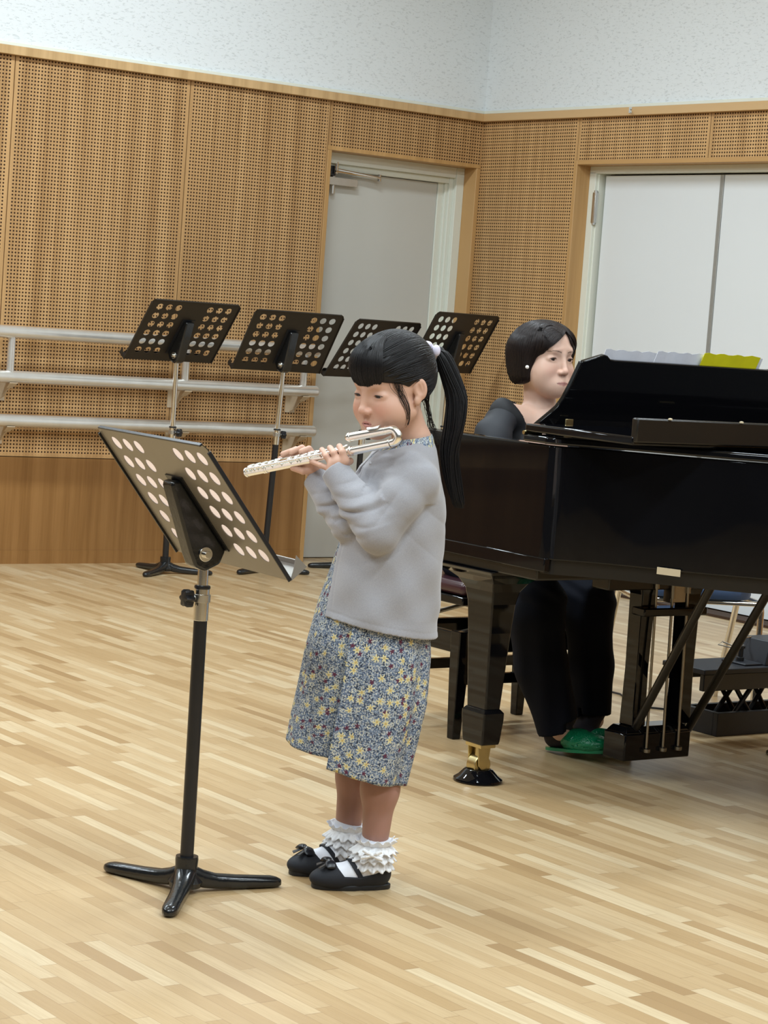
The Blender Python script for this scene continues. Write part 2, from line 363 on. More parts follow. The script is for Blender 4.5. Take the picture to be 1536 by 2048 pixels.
# small hook on the right-hand trim
h = thing('wall_hook', 'small white metal hook screwed to the wooden trim above the white folding door', 'hook', (XR-0.03, 8.14, 2.33))
MB().box((XR-0.034, 8.13, 2.318), (XR-0.03, 8.15, 2.345)).build('hook_plate', M['chrome'], h)
MB().tube([(XR-0.033, 8.145, 2.335), (XR-0.055, 8.12, 2.327), (XR-0.065, 8.10, 2.315)], 0.004, 8).sphere((XR-0.066, 8.099, 2.313), 0.006, 8).build('hook_arm', M['chrome'], h)

# ceiling lamps
for i, (x, y) in enumerate(LAMPS):
    rw, cl = ('nearest the front wall', 'second from the front wall', 'second from the perforated back wall', 'nearest the perforated back wall')[i//3], ('left', 'middle', 'right')[i % 3]
    t = thing('ceiling_light', f'long white fluorescent ceiling light in the row {rw}, {cl} one', 'ceiling light', (x, y, ZC), 0, 'ceiling lights')
    MB().box((x-0.65, y-0.16, ZC-0.05), (x+0.65, y+0.16, ZC)).build('housing', M['lamp_glass'], t, 0.004)
    lamp_light('tube_light', (0, 0, -0.055), LAMP_W, 1.25, 0.28, parent=t)
# ---------------------------------------------------------------- wall rails (barre)
t = thing('wall_barre', 'three-rail galvanised ballet barre fixed along the perforated wood wall', 'handrail', (5.0, YB, 0.0))
RY = YB-0.125
for z, xe in ((1.070, 6.335), (0.868, 6.345), (0.670, 6.345)):
    MB().tube([(X0+0.3, RY, z), (xe-0.01, RY, z), (xe-0.003, RY, z), (xe, RY, z)], [0.0285, 0.0285, 0.026, 0.018], 24).build('rail', M['rail'], t)
for x in (1.0, 1.95, 2.87, 3.78, 4.66, 5.58, 6.26):
    MB().cyl((x, RY, 0.868), (x, RY, 1.070), 0.0175, 18).build('upright', M['rail'], t)
for x in (1.0, 1.95, 2.87, 3.78, 4.66, 5.58, 6.26):
    for z in (0.868, 0.670):
        b = MB(); x2 = x+0.012
        prof = [(RY+0.02, z-0.02), (RY-0.02, z-0.028), (RY+0.015, z-0.050), (RY+0.045, z-0.066), (RY+0.075, z-0.095), (YB-0.001, z-0.110), (YB-0.001, z-0.02)]
        b.extrude([(x2-0.003, y, zz) for y, zz in prof], (0.006, 0, 0)); b.box((x2-0.028, YB-0.006, z-0.115), (x2+0.028, YB-0.0005, z-0.025))
        b.extrude([(x2-0.020, RY-0.02, z-0.028), (x2+0.020, RY-0.02, z-0.028), (x2+0.014, RY+0.02, z-0.052), (x2-0.014, RY+0.02, z-0.052)], (0, 0, 0.004))
        b.build('bracket', M['bracket'], t)

# ---------------------------------------------------------------- music stands
def desk_plate(W, H, th=0.0016):
    """perforated sheet in its own frame: x across, y up the sheet, z = front"""
    hx = [-0.187, -0.1365, -0.086, 0.086, 0.1365, 0.187]; hx = [v*W/0.48 for v in hx]
    hy = [H/2-0.040-0.0505*k*H/0.35 for k in range(6)][::-1]; R = 0.0168*W/0.48; s = 0.0245*W/0.48; sy = 0.0245*H/0.35; N = 24
    b = MB(); xs = sorted(set([-W/2, W/2]+[round(v+d, 6) for v in hx for d in (-s, s)])); ysv = sorted(set([-H/2, H/2]+[round(v+d, 6) for v in hy for d in (-sy, sy)]))
    cr = 0.018
    for z, fl in ((th/2, 0), (-th/2, 1)):
        for i in range(len(xs)-1):
            for j in range(len(ysv)-1):
                xa, xb, ya, yb = xs[i], xs[i+1], ysv[j], ysv[j+1]
                if xb-xa < 1e-4 or yb-ya < 1e-4: continue
                cx, cy = (xa+xb)/2, (ya+yb)/2
                hole = any(abs(cx-v) < 0.004 for v in hx) and any(abs(cy-v) < 0.004 for v in hy)
                if not hole:
                    q = [(xa, ya), (xb, ya), (xb, yb), (xa, yb)]; r = []
                    for (x, y) in q:
                        if abs(abs(x)-W/2) < 1e-5 and abs(y-H/2) < 1e-5:
                            sx = 1 if x > 0 else -1
                            pts = [(x-sx*cr*(1-math.cos(a)), y-cr*(1-math.sin(a))) for a in np.linspace(0, PI/2, 5)]
                            r += pts if sx > 0 else pts[::-1]
                        else: r.append((x, y))
                    b.add([(x, y, z) for x, y in r], [tuple(range(len(r)))[::(-1 if fl else 1)]])
                else:
                    o = []; n4 = N//4
                    cs = [(xb, yb), (xa, yb), (xa, ya), (xb, ya)]
                    for k in range(N):
                        a = 2*PI*(k+0.5)/N; dx, dy = math.cos(a), math.sin(a); m = min((xb-xa)/2/max(abs(dx), 1e-6), (yb-ya)/2/max(abs(dy), 1e-6)); o.append((cx+dx*m, cy+dy*m, z))
                    inn = [(cx+R*math.cos(2*PI*(k+0.5)/N), cy+R*math.sin(2*PI*(k+0.5)/N), z) for k in range(N)]
                    fs = [(k, (k+1) % N, N+(k+1) % N, N+k) for k in range(N)]
                    b.add(o+inn, fs if fl else [f[::-1] for f in fs])
                    for (px_, py_), kk in zip(cs, (N//8-1, 3*N//8-1, 5*N//8-1, 7*N//8-1)):
                        b.add([o[kk], o[(kk+1) % N], (px_, py_, z)], [(0, 1, 2)])
    for x in hx:
        for y in hy:
            ring = [(x+R*math.cos(2*PI*(k+0.5)/N), y+R*math.sin(2*PI*(k+0.5)/N)) for k in range(N)]
            b.add([(p[0], p[1], -th/2) for p in ring]+[(p[0], p[1], th/2) for p in ring], [(k, (k+1) % N, (k+1) % N+N, k+N) for k in range(N)])
    return b
def xform(b, O, A):
    b.v = [tuple(np.asarray(O)+A@np.asarray(p)) for p in b.v]; return b
def music_stand(name, label, base, c, yaw, tilt, leg0, W=0.48, H=0.35, plate='desk_dark', joint=0.60, knob_az=0.0, group=None):
    base = np.array([base[0], base[1], 0.0]); c = np.asarray(c, float); yaw, tilt = math.radians(yaw), math.radians(tilt)
    t = thing(name, label, 'music stand', tuple(base), 0, group)
    u = np.array([math.cos(yaw), math.sin(yaw), 0]); n = np.array([-math.sin(yaw), math.cos(yaw), 0])
    v = n*math.sin(tilt)+Up*math.cos(tilt)
    wv = -n*math.cos(tilt)+Up*math.sin(tilt)          # normal
    if wv[2] < 0: wv = -wv
    u2 = np.cross(v, wv)                               # right-handed
    A = np.array([u2, v, wv]).T
    dk = xform(desk_plate(W, H), c, A).build('desk', M[plate], t, smooth=False)
    # rolled rim along the two sides and the top
    b = MB()
    for sx in (-1, 1): b.box((sx*W/2-0.002, -H/2, -0.006), (sx*W/2+0.002, H/2-0.016, 0.003))
    b.box((-W/2+0.016, H/2-0.002, -0.005), (W/2-0.016, H/2+0.002, 0.003))
    xform(b, c, A).build('rim', M['black_metal' if plate != 'desk_dark' else plate], dk, 0.0008)
    # ledge that carries the music, with folded ends
    b = MB(); b.box((-W/2, -H/2-0.002, 0), (W/2, -H/2, 0.046)); b.box((-W/2+0.03, -H/2, 0.044), (W/2-0.03, -H/2+0.014, 0.046))
    for sx in (-1, 1):
        x = sx*W/2
        b.extrude([(x, -H/2, 0.0), (x, -H/2, 0.046), (x, -H/2+0.034, 0.040), (x, -H/2+0.012, 0.016)], (-sx*0.0015, 0, 0))
    xform(b, c, A).build('ledge', M[plate], dk)
    # housing behind the desk
    yb_ = -0.100*H/0.35
    prof = [(0.060, -0.002), (0.070, -0.018), (0.062, -0.026), (yb_+0.02, -0.072), (yb_-0.012, -0.080), (yb_-0.036, -0.066), (yb_-0.045, -0.030), (yb_-0.03, -0.002)]
    b = MB(); b.extrude([(-0.023, y, z) for y, z in prof], (0.046, 0, 0))
    hs = xform(b, c, A).build('tilt_housing', M['cast_iron'], t, 0.006, seg=3)
    b = MB(); b.box((-0.036, -0.13*H/0.35, -0.0035), (0.036, 0.07, -0.001)); xform(b, c, A).build('back_plate', M['plastic'], hs)
    b = MB(); b.cyl((-0.027, yb_-0.004, -0.046), (0.027, yb_-0.004, -0.046), 0.016, 20); b.cyl((-0.036, yb_-0.004, -0.046), (0.036, yb_-0.004, -0.046), 0.008, 12)
    xform(b, c, A).build('tilt_bolt', M['chrome'], hs, 0.001)
    top = c + A@np.array([0, yb_-0.02, -0.045])
    bx, by = base[0], base[1]; px_, py_ = top[0], top[1]
    def P(z): f = z/top[2]; return (bx+(px_-bx)*f, by+(py_-by)*f, z)
    # tubes
    MB().cyl(P(joint+0.03), tuple(top), 0.0115, 20).build('upper_pole', M['chrome'], t)
    b = MB(); b.cyl(P(joint-0.018), P(joint+0.052), 0.0158, 24); sl = b.build('collar', M['chrome'], t, 0.001)
    MB().lathe(P(joint+0.050), [(0.0165, 0), (0.0175, 0.003), (0.0165, 0.007), (0.012, 0.008)], 20).build('collar_ring', M['plastic'], sl)
    MB().cyl(P(0.03), P(joint-0.018), 0.0145, 24).build('lower_pole', M['black_metal'], t)
    # clamp screw with six-lobed knob
    ka = math.radians(knob_az); kd = np.array([math.cos(ka), math.sin(ka), 0.0]); kp = np.array(P(joint+0.030))
    b = MB(); b.cyl(kp, kp+kd*0.03, 0.006, 12); b.lathe(kp-Up*0.009, [(0.0155, 0), (0.0185, 0.001), (0.0185, 0.017), (0.0155, 0.018)], 22)
    cl_ = b.build('clamp', M['steel'], t)
    R_ = []; sd = np.cross(Up, kd)
    for h, k in ((0.022, 0.55), (0.026, 0.95), (0.030, 1.0), (0.040, 1.0), (0.045, 0.85), (0.046, 0.45)):
        R_.append([kp+kd*h+(0.0175+0.0032*math.cos(6*q))*k*(sd*math.cos(q)+Up*math.sin(q)) for q in np.linspace(0, 2*PI, 48, endpoint=False)])
    MB().rings(R_).build('knob', M['plastic'], cl_)
    # cast base
    b = MB(); b.lathe(base, [(0.017, 0.078), (0.024, 0.078), (0.025, 0.072), (0.024, 0.056), (0.028, 0.040), (0.038, 0.024), (0.034, 0.012)][::-1], 28)
    bo = b.build('base_hub', M['cast_iron'], t)
    for k in range(3):
        a = math.radians(leg0+120*k); dr = np.array([math.cos(a), math.sin(a), 0]); sd = np.array([-dr[1], dr[0], 0]); R_ = []
        for s_, wd, zt, zb in ((0.0, .024, .062, .016), (0.018, .0235, .057, .012), (0.040, .0215, .046, .007), (0.07, .0190, .0365, .0035), (0.12, .0180, .0310, .0015), (0.17, .0180, .0275, .0004), (0.200, .0176, .0255, 0.0), (0.213, .0150, .0225, 0.0008), (0.221, .0100, .0185, .003), (0.224, .003, .013, .006)):
            cz = (zt+zb)/2; hh = (zt-zb)/2
            R_.append([base+dr*s_+sd*wd*math.copysign(abs(math.cos(q))**.8, math.cos(q))+Up*(cz+hh*math.copysign(abs(math.sin(q))**.8, math.sin(q))) for q in np.linspace(0, 2*PI, 20, endpoint=False)])
        MB().rings(R_).build('foot', M['cast_iron'], t)
    return t
st0 = music_stand('music_stand', 'nearest music stand, with a tilted floor-lit brown perforated desk, in front of the flute player', (2.525, 4.015), (2.485, 4.030, 0.839), -92.3, -39.2, 110, plate='desk_plate', joint=0.603, knob_az=178)
music_stand('music_stand', 'dark perforated music stand by the wall rails, leftmost of the row of four', (5.395, 8.94), (5.36, 8.86, 1.125), 4, -37, 95, W=.49, H=.347, joint=0.63, knob_az=-60, group='music stands by the back wall')
music_stand('music_stand', 'dark music stand at the left edge of the grey door, second in the row', (5.955, 8.96), (5.955, 8.878, 1.109), -2.5, -34, -35, W=.49, H=.345, joint=0.635, knob_az=-10, group='music stands by the back wall')
music_stand('music_stand', 'dark music stand before the grey door, half hidden behind the girl\'s head', (6.52, 9.02), (6.50, 8.942, 1.098), 13, -34.5, 160, W=.485, H=.347, joint=0.64, knob_az=-60, group='music stands by the back wall')
music_stand('music_stand', 'dark perforated music stand nearest the room corner, rightmost of the row behind the girl', (6.99, 8.98), (6.965, 8.90, 1.155), 12, -30, 40, W=.49, H=.345, joint=0.68, knob_az=-60, group='music stands by the back wall')

# open score lying on the nearest desk (its backs show through the holes)
yw, tl = math.radians(-92.3), math.radians(-39.2); n_ = np.array([-math.sin(yw), math.cos(yw), 0]); v_ = n_*math.sin(tl)+Up*math.cos(tl); w_ = -n_*math.cos(tl)+Up*math.sin(tl); w_ = w_ if w_[2] > 0 else -w_; u_ = np.cross(v_, w_); c_ = np.array((2.485, 4.030, 0.839))
for k_, (xa, xb, lb) in enumerate(((-0.212, -0.002, 'pale page of the open score on the nearest music stand, side away from the camera'), (0.002, 0.212, 'pale page of the open score on the nearest music stand, side toward the camera'))):
    b = MB(); b.box((xa, -0.172, 0.0015), (xb, 0.160, 0.0035)); xform(b, c_, np.array([u_, v_, w_]).T); o = b.build('score_page', M['pink_paper'], None); tag(o, lb, 'sheet music', 'open score on the nearest stand')

# ---------------------------------------------------------------- grand piano
PX, PY = 4.52, 4.30
pn = thing('grand_piano', 'glossy black grand piano with its lid folded back and music desk raised', 'piano', (PX, PY, 0))
def arc(c, r, a0, a1, n): return [(c[0]+r*math.cos(math.radians(a)), c[1]+r*math.sin(math.radians(a))) for a in np.linspace(a0, a1, n)]
YF = 4.985
def smooth_poly(P, it=2):
    for _ in range(it):
        Q = []
        for i in range(len(P)-1):
            a, c = np.array(P[i]), np.array(P[i+1]); Q += [tuple(a*.75+c*.25), tuple(a*.25+c*.75)]
        P = [P[0]]+Q+[P[-1]]
    return P
bent = smooth_poly([(3.80, 4.46), (3.80, 4.40), (3.86, 4.355), (3.935, 4.285), (4.01, 4.185), (4.09, 4.085), (4.19, 3.985), (4.31, 3.86), (4.44, 3.68), (4.53, 3.46), (4.62, 3.22), (4.78, 3.05), (5.00, 3.01), (5.18, 3.12), (5.24, 3.34), (5.24, 3.6)], 3)
outer = [(3.80, YF)]+bent+[(5.24, YF)]
def offset(P, d):
    P = [np.array(p) for p in P]; out = []
    for i, p in enumerate(P):
        a = P[max(i-1, 0)]; c = P[min(i+1, len(P)-1)]; tt = c-a; tt = tt/np.linalg.norm(tt); nn = np.array([-tt[1], tt[0]]); out.append(tuple(p+nn*d))
    return out
def wall_ring(b, P, th, z0, z1):
    Q = offset(P, th); n = len(P); vs = [(x, y, z) for z in (z0, z1) for L in (P, Q) for x, y in L]
    i = lambda l, k, z: z*2*n+l*n+k
    fs = []
    for k in range(n-1):
        fs += [(i(0, k, 0), i(0, k+1, 0), i(0, k+1, 1), i(0, k, 1)), (i(1, k, 0), i(1, k, 1), i(1, k+1, 1), i(1, k+1, 0)), (i(0, k, 1), i(0, k+1, 1), i(1, k+1, 1), i(1, k, 1)), (i(0, k, 0), i(1, k, 0), i(1, k+1, 0), i(0, k+1, 0))]
    fs += [(i(0, 0, 0), i(0, 0, 1), i(1, 0, 1), i(1, 0, 0)), (i(0, n-1, 0), i(1, n-1, 0), i(1, n-1, 1), i(0, n-1, 1))]
    return b.add(vs, fs)
wall_ring(MB(), outer, 0.05, 0.660, 0.957).build('case_rim', M['piano'], pn, 0.004, angle=50)
# bottom beams under the rim, keybed and soundboard
pin = offset(outer, 0.012)
wall_ring(MB(), pin[1:], 0.07, 0.622, 0.672).build('bottom_beam', M['piano_satin'], pn, 0.004, angle=50)
MB().prism([(3.806, 4.44), (5.234, 4.44), (5.234, YF+0.008), (3.806, YF+0.008)], 0.600, 0.6595).build('keybed', M['piano_satin'], pn, 0.005)
MB().prism([(3.794, 4.40), (3.815, 4.40), (3.815, YF+0.008), (3.794, YF+0.008)], 0.628, 0.664).build('side_moulding', M['piano'], pn, 0.003)
MB().prism(offset(outer, 0.045), 0.70, 0.72).build('soundboard', M['piano_satin'], pn)
# key end: cheeks, key slip, keys, fallboard
for x0, x1 in ((3.851, 3.915), (5.125, 5.189)):
    MB().box((x0, 4.66, 0.6600), (x1, YF-0.005, 0.790)).build('key_block', M['piano'], pn, 0.005)
MB().box((3.855, YF-0.03, 0.660), (5.185, YF, 0.690)).build('key_slip', M['piano'], pn, 0.004)
for i in range(52): MB().box((3.918+i*0.0232+0.0006, 4.80, 0.672), (3.918+(i+1)*0.0232-0.0006, YF-0.032, 0.708)).build('white_key', M['ivory'], pn)
for i in range(52):
    if (i+5) % 7 in (0, 1, 3, 4, 5) and i < 51: MB().box((3.918+(i+1)*0.0232-0.0055, 4.80, 0.70), (3.918+(i+1)*0.0232+0.0055, 4.895, 0.720)).build('black_key', M['plastic'], pn)
MB().extrude([(3.918, 4.797, 0.665), (3.918, 4.770, 0.665), (3.918, 4.735, 0.90), (3.918, 4.758, 0.905)], (1.206, 0, 0)).build('fallboard', M['piano'], pn, 0.004)
MB().box((3.851, 4.45, 0.90), (5.189, 4.73, 0.918)).build('pin_cover', M['piano_satin'], pn)
# lid with the front flap folded back on top
lid_path = [(3.790, 4.52)]+offset(bent, -0.010)[2:]+[(5.25, 4.52)]
MB().prism(lid_path, 0.9600, 0.9790).build('lid', M['piano'], pn, 0.005, angle=50)
fl = MB().box((3.790, 4.098, 0.9845), (5.25, 4.515, 1.0065)).build('lid_flap', M['piano'], pn, 0.005)
MB().box((3.792, 4.088, 0.992), (5.248, 4.110, 1.053)).build('lid_lip', M['piano_satin'], fl, 0.004)
for x in (3.90, 4.15, 4.40, 4.68, 4.95):
    MB().lathe((x, 4.0875, 1.052), [(0.0055, 0), (0.0055, 0.0035), (0.002, 0.0048)], 12).build('bumper', M['tag'], fl)
for x in (3.82, 4.52, 5.2):
    MB().cyl((x-0.03, 4.519, 0.9820), (x+0.03, 4.519, 0.9820), 0.0055, 10).build('lid_hinge', M['brass'], fl)
# music desk: thin carved board leaning back
def desk_pt(x, z):      # z along the board, leaning toward the tail
    return (x, 4.655-(z-0.985)*0.36, z)
top = [(3.935, 0.985), (3.955, 1.005), (3.982, 1.030), (4.000, 1.048), (4.012, 1.072), (4.022, 1.11), (4.034, 1.174), (4.106, 1.197), (4.118, 1.195), (4.132, 1.186), (4.150, 1.184)]
cxm = 4.448
prof = top+[(2*cxm-x, z) for x, z in top[::-1]]
b = MB(); b.extrude([desk_pt(x, z) for x, z in prof], (0, 0.017, 0.003)); md = b.build('music_desk', M['piano'], pn, 0.003)
MB().box((4.02, 4.61, 0.957), (4.88, 4.70, 0.985)).build('desk_slide', M['piano_satin'], md, 0.003)
for x in (4.045, 4.84): MB().box((x-0.016, 4.630, 0.986), (x+0.012, 4.634, 1.016)).build('desk_hinge', M['brass'], md, 0.001)
b = MB(); b.extrude([(4.02, 4.672, 0.988), (4.88, 4.672, 0.988), (4.88, 4.700, 0.990), (4.02, 4.700, 0.990)], (0, 0, 0.014)); b.build('desk_ledge', M['piano'], md, 0.002)
# legs with casters
def square_loft(b, c, L):
    R_ = []
    for z, wx, wy in L:
        R_.append([(c[0]-wx, c[1]-wy, z), (c[0]+wx, c[1]-wy, z), (c[0]+wx, c[1]+wy, z), (c[0]-wx, c[1]+wy, z)])
    return b.rings(R_)
def piano_leg(x, y, zt=0.600):
    b = MB()
    L = [(0.205, .026, .041), (0.30, .031, .045), (0.42, .037, .050), (0.50, .042, .055), (0.535, .048, .062), (0.560, .062, .078), (0.578, .084, .100), (0.590, .110, .125), (zt, .120, .135)]
    square_loft(b, (x, y), L)
    square_loft(b, (x, y), [(0.108, .030, .043), (0.118, .032, .045), (0.180, .036, .050), (0.197, .036, .050), (0.208, .027, .042)])
    lg = b.build('leg', M['piano'], pn, 0.004, smooth=False)
    b = MB(); b.box((x-0.026, y-0.034, 0.098), (x+0.026, y+0.034, 0.1085)); b.cyl((x, y, 0.07), (x, y, 0.11), 0.014)
    for s_ in (-1, 1): b.extrude([(x-0.026, y+s_*0.020, 0.100), (x+0.018, y+s_*0.020, 0.100), (x+0.012, y+s_*0.020, 0.045), (x-0.006, y+s_*0.020, 0.030), (x-0.020, y+s_*0.020, 0.048)], (0, s_*0.004, 0))
    cs = b.build('caster', M['brass'], lg, 0.001)
    b = MB(); b.cyl((x-0.002, y-0.018, 0.047), (x-0.002, y+0.018, 0.047), 0.029, 28); b.build('wheel', M['brass'], cs, 0.002)
piano_leg(3.905, 4.735); piano_leg(5.135, 4.735); piano_leg(5.00, 3.35, 0.622)
for x, y in ((3.905, 4.735), (5.135, 4.735), (5.00, 3.35)):
    lab = {3.905: 'round glossy black caster cup under the near front leg of the piano', 5.135: 'round black caster cup under the far front leg of the piano', 5.00: 'round black caster cup under the tail leg of the piano'}[x]
    o = MB().lathe((x, y, 0), [(0.066, 0.0), (0.069, 0.004), (0.068, 0.009), (0.055, 0.018), (0.040, 0.034), (0.034, 0.036), (0.030, 0.030), (0.024, 0.018), (0.004, 0.017)], 48).build('caster_cup', M['piano'], None)
    tag(o, lab, 'caster cup', 'piano caster cups')
# lyre
ly = MB().box((4.376, 4.660, 0.042), (4.634, 4.752, 0.120)).build('pedal_box', M['piano'], pn, 0.004)
square_loft(MB(), (4.505, 4.706), [(0.120, .125, .042), (0.134, .115, .034), (0.138, .110, .031)]).build('box_top', M['piano'], ly, 0.002, smooth=False)
for xa in (4.440, 4.620):
    square_loft(MB(), (xa, 4.706), [(0.138, .0255, .028), (0.30, .0225, .026), (0.52, .0255, .028), (0.545, .033, .032)]).build('lyre_post', M['piano'], ly, 0.003, smooth=False)
MB().box((4.275, 4.672, 0.535), (4.785, 4.745, 0.600)).build('lyre_top_block', M['piano_satin'], ly, 0.004)
MB().box((4.395, 4.645, 0.462), (4.645, 4.700, 0.486)).build('rod_guide', M['piano'], ly, 0.004)
for x, z1 in ((4.455, 0.585), (4.520, 0.555), (4.580, 0.57)):
    rd = MB().cyl((x, 4.655, 0.075), (x, 4.668, z1), 0.0042, 12).build('pedal_rod', M['nickel'], ly)
    MB().lathe((x, 4.654, 0.066), [(0.011, 0), (0.012, 0.002), (0.012, 0.010), (0.006, 0.013)], 16).build('rod_nut', M['nickel'], rd)
    MB().cyl((x, 4.666, z1-0.045), (x, 4.669, z1+0.02), 0.008, 14).build('rod_sleeve', M['nickel'], rd)
MB().box((4.515, 4.668, 0.497), (4.575, 4.700, 0.560)).build('rod_lever', M['nickel'], ly, 0.002)
for x, xt in ((4.430, 4.330), (4.650, 4.440)):
    MB().cyl((x, 4.690, 0.118), (xt, 4.300 if xt < 4.4 else 4.19, 0.640), 0.0125, 16).build('lyre_brace', M['piano_satin'], ly)
for i, x in enumerate((4.440, 4.505, 4.570)):
    R_ = []
    for s_, wd, z in ((-.055, .010, .066), (.03, .010, .062), (.06, .013, .052), (.085, .014, .046), (.10, .011, .044), (.105, .004, .043)):
        R_.append([(x+wd*math.cos(q), 4.800+s_, z+0.005*math.sin(q)) for q in np.linspace(0, 2*PI, 14, endpoint=False)])
    MB().rings(R_).build('pedal', M['brass'], ly)
# plate, trapwork
b = MB(); pa, pb = np.array([3.998, 4.190, 0]), np.array([4.036, 4.143, 0])
nn = np.array([-(pb-pa)[1], (pb-pa)[0], 0]); nn = -nn/np.linalg.norm(nn)
b.extrude([pa+Up*0.652+nn*.012, pb+Up*0.650+nn*.012, pb+Up*0.668+nn*.012, pa+Up*0.670+nn*.012], nn*0.004); b.build('cream_plate', M['tag'], pn, smooth=False)
MB().box((4.20, 4.30, 0.600), (4.80, 4.42, 0.640)).build('trap_board', M['piano_satin'], pn, 0.004)

# ---------------------------------------------------------------- sheet music on the desk
def sheet(name, pts, th, mat, label, cat, curl=0.004, group=None):
    """a slightly curled sheet standing on the music desk: pts = (x0,x1,z0,z1,yoff)"""
    x0, x1, z0, z1, yo, sk = pts; n = 14; b = MB(); V = []; F = []
    for s_ in (0, 1):
        for j in range(5):
            for i in range(n+1):
                x = x0+(x1-x0)*i/n+sk*j/4; z = z0+(z1-z0)*j/4+0.002*math.sin(i*1.7)*(j == 4); p = desk_pt(x, z)
                V.append((p[0], p[1]+0.018+yo+curl*math.sin(i*0.9+j)*(j/4)**2+s_*th, p[2]))
    m = n+1
    for s_ in (0, 1):
        for j in range(4):
            for i in range(n):
                a = s_*5*m+j*m+i; q = (a, a+1, a+1+m, a+m); F.append(q if s_ else q[::-1])
    for j in range(4):
        for i in (0, n): a = j*m+i; F.append((a, a+m, a+m+5*m, a+5*m))
    for i in range(n):
        for j in (0, 4): a = j*m+i; F.append((a, a+1, a+1+5*m, a+5*m))
    b.add(V, F); o = b.build(name, M[mat], None, angle=60); return tag(o, label, cat, group)
sheet('sheet_music', (4.110, 4.300, 1.005, 1.2125, 0.003, 0.01), 0.0012, 'paper', 'left half of the pale sheet music above the edge of the piano music desk', 'sheet music')
sheet('sheet_music', (4.302, 4.490, 1.005, 1.2165, 0.003, 0.01), 0.0012, 'paper', 'right half of the pale sheet music, partly behind the yellow folder', 'sheet music')
sheet('sheet_music', (4.500, 4.725, 1.005, 1.2175, 0.004, 0.0), 0.0012, 'paper', 'white page standing behind the yellow folder on the piano desk', 'sheet music')
sheet('yellow_folder', (4.465, 4.688, 1.003, 1.2205, -0.0035, 0.02), 0.0018, 'yellow', 'bright yellow folder standing at the right of the piano music desk', 'folder', 0.003)
MB  # noqa

# ---------------------------------------------------------------- piano bench
bn = thing('piano_bench', 'black adjustable piano bench behind the piano\'s near front leg', 'bench', (4.47, 5.40, 0))
bx0, bx1, by0, by1 = 4.205, 4.735, 5.235, 5.565
MB().box((bx0, by0, 0.410), (bx1, by1, 0.435)).build('seat_frame', M['piano'], bn, 0.004)
b = MB(); b.box((bx0+0.006, by0+0.006, 0.435), (bx1-0.006, by1-0.006, 0.478)); b.build('seat_cushion', M['bench_leather'], bn, 0.018, seg=4)
for y in (by0+0.03, by1-0.03):
    MB().cyl((bx0+0.03, y, 0.325), (bx1-0.05, y, 0.412), 0.007, 10).cyl((bx0+0.03, y+.002, 0.412), (bx1-0.05, y+.002, 0.325), 0.007, 10).build('lift_scissor', M['steel'], bn)
b = MB(); b.box((bx0+0.008, by0+0.008, 0.262), (bx1-0.008, by0+0.032, 0.325)); b.box((bx0+0.008, by1-0.032, 0.262), (bx1-0.008, by1-0.008, 0.325)); b.box((bx0+0.008, by0+0.03, 0.262), (bx0+0.032, by1-0.03, 0.325)); b.box((bx1-0.032, by0+0.03, 0.262), (bx1-0.008, by1-0.03, 0.325))
b.build('apron', M['piano'], bn, 0.003)
for x in (bx0+0.024, bx1-0.024):
    for y in (by0+0.024, by1-0.024):
        square_loft(MB(), (x, y), [(0.0, .015, .015), (0.20, .021, .021), (0.33, .023, .023)]).build('leg', M['piano'], bn, 0.003, smooth=False)
for y in (by0+0.024, by1-0.024): MB().box((bx0+0.04, y-0.010, 0.165), (bx1-0.04, y+0.010, 0.197)).build('stretcher', M['piano'], bn, 0.002)

# ---------------------------------------------------------------- blue chair beyond the piano
cc = np.array([5.42, 5.54]); ca = -math.pi/2+YAW+0.16
ch = thing('stacking_chair', 'chrome-framed chair with a blue padded seat behind the piano pedals', 'chair', (cc[0], cc[1], 0), ca)
def rl(b, root): return xform(b, np.array([root.location.x, root.location.y, 0]), np.array(root_matrix(root))[:3, :3])
b = MB(); R_ = []
for z, k in ((0.395, .93), (0.398, .98), (0.410, 1.0), (0.434, 1.0), (0.447, .96), (0.456, .84), (0.461, .5)):
    R_.append([(k*0.20*math.copysign(abs(math.cos(q))**.45, math.cos(q)), k*0.205*math.copysign(abs(math.sin(q))**.45, math.sin(q)), z) for q in np.linspace(0, 2*PI, 44, endpoint=False)])
rl(b.rings(R_), ch).build('seat', M['blue_vinyl'], ch)
for sx in (-1, 1):
    x = sx*0.215
    b = MB(); b.tube([(x, -0.19, 0.0), (x, -0.19, 0.36), (x, -0.185, 0.375), (x, -0.165, 0.386), (x, 0.15, 0.386), (x, 0.19, 0.42), (x, 0.215, 0.46), (x, 0.25, 0.80)], 0.011, 12)
    rl(b, ch).build('side_frame', M['chrome'], ch)
    rl(MB().tube([(x, 0.06, 0.386), (x, 0.235, 0.0)], 0.011, 12), ch).build('rear_leg', M['chrome'], ch)
for y, z in ((-0.175, 0.386), (0.12, 0.386)): rl(MB().cyl((-0.215, y, z), (0.215, y, z), 0.009, 12), ch).build('cross_bar', M['chrome'], ch)
b = MB(); R_ = []
for z, k, yy_ in ((0.60, .8, .232), (0.61, .97, .233), (0.68, 1, .240), (0.76, 1, .248), (0.80, .95, .251), (0.81, .8, .252)):
    R_.append([(k*0.20*math.cos(q), yy_-0.012+0.016*math.sin(q), z) for q in np.linspace(0, 2*PI, 32, endpoint=False)])
rl(b.rings(R_), ch).build('backrest', M['blue_vinyl'], ch)

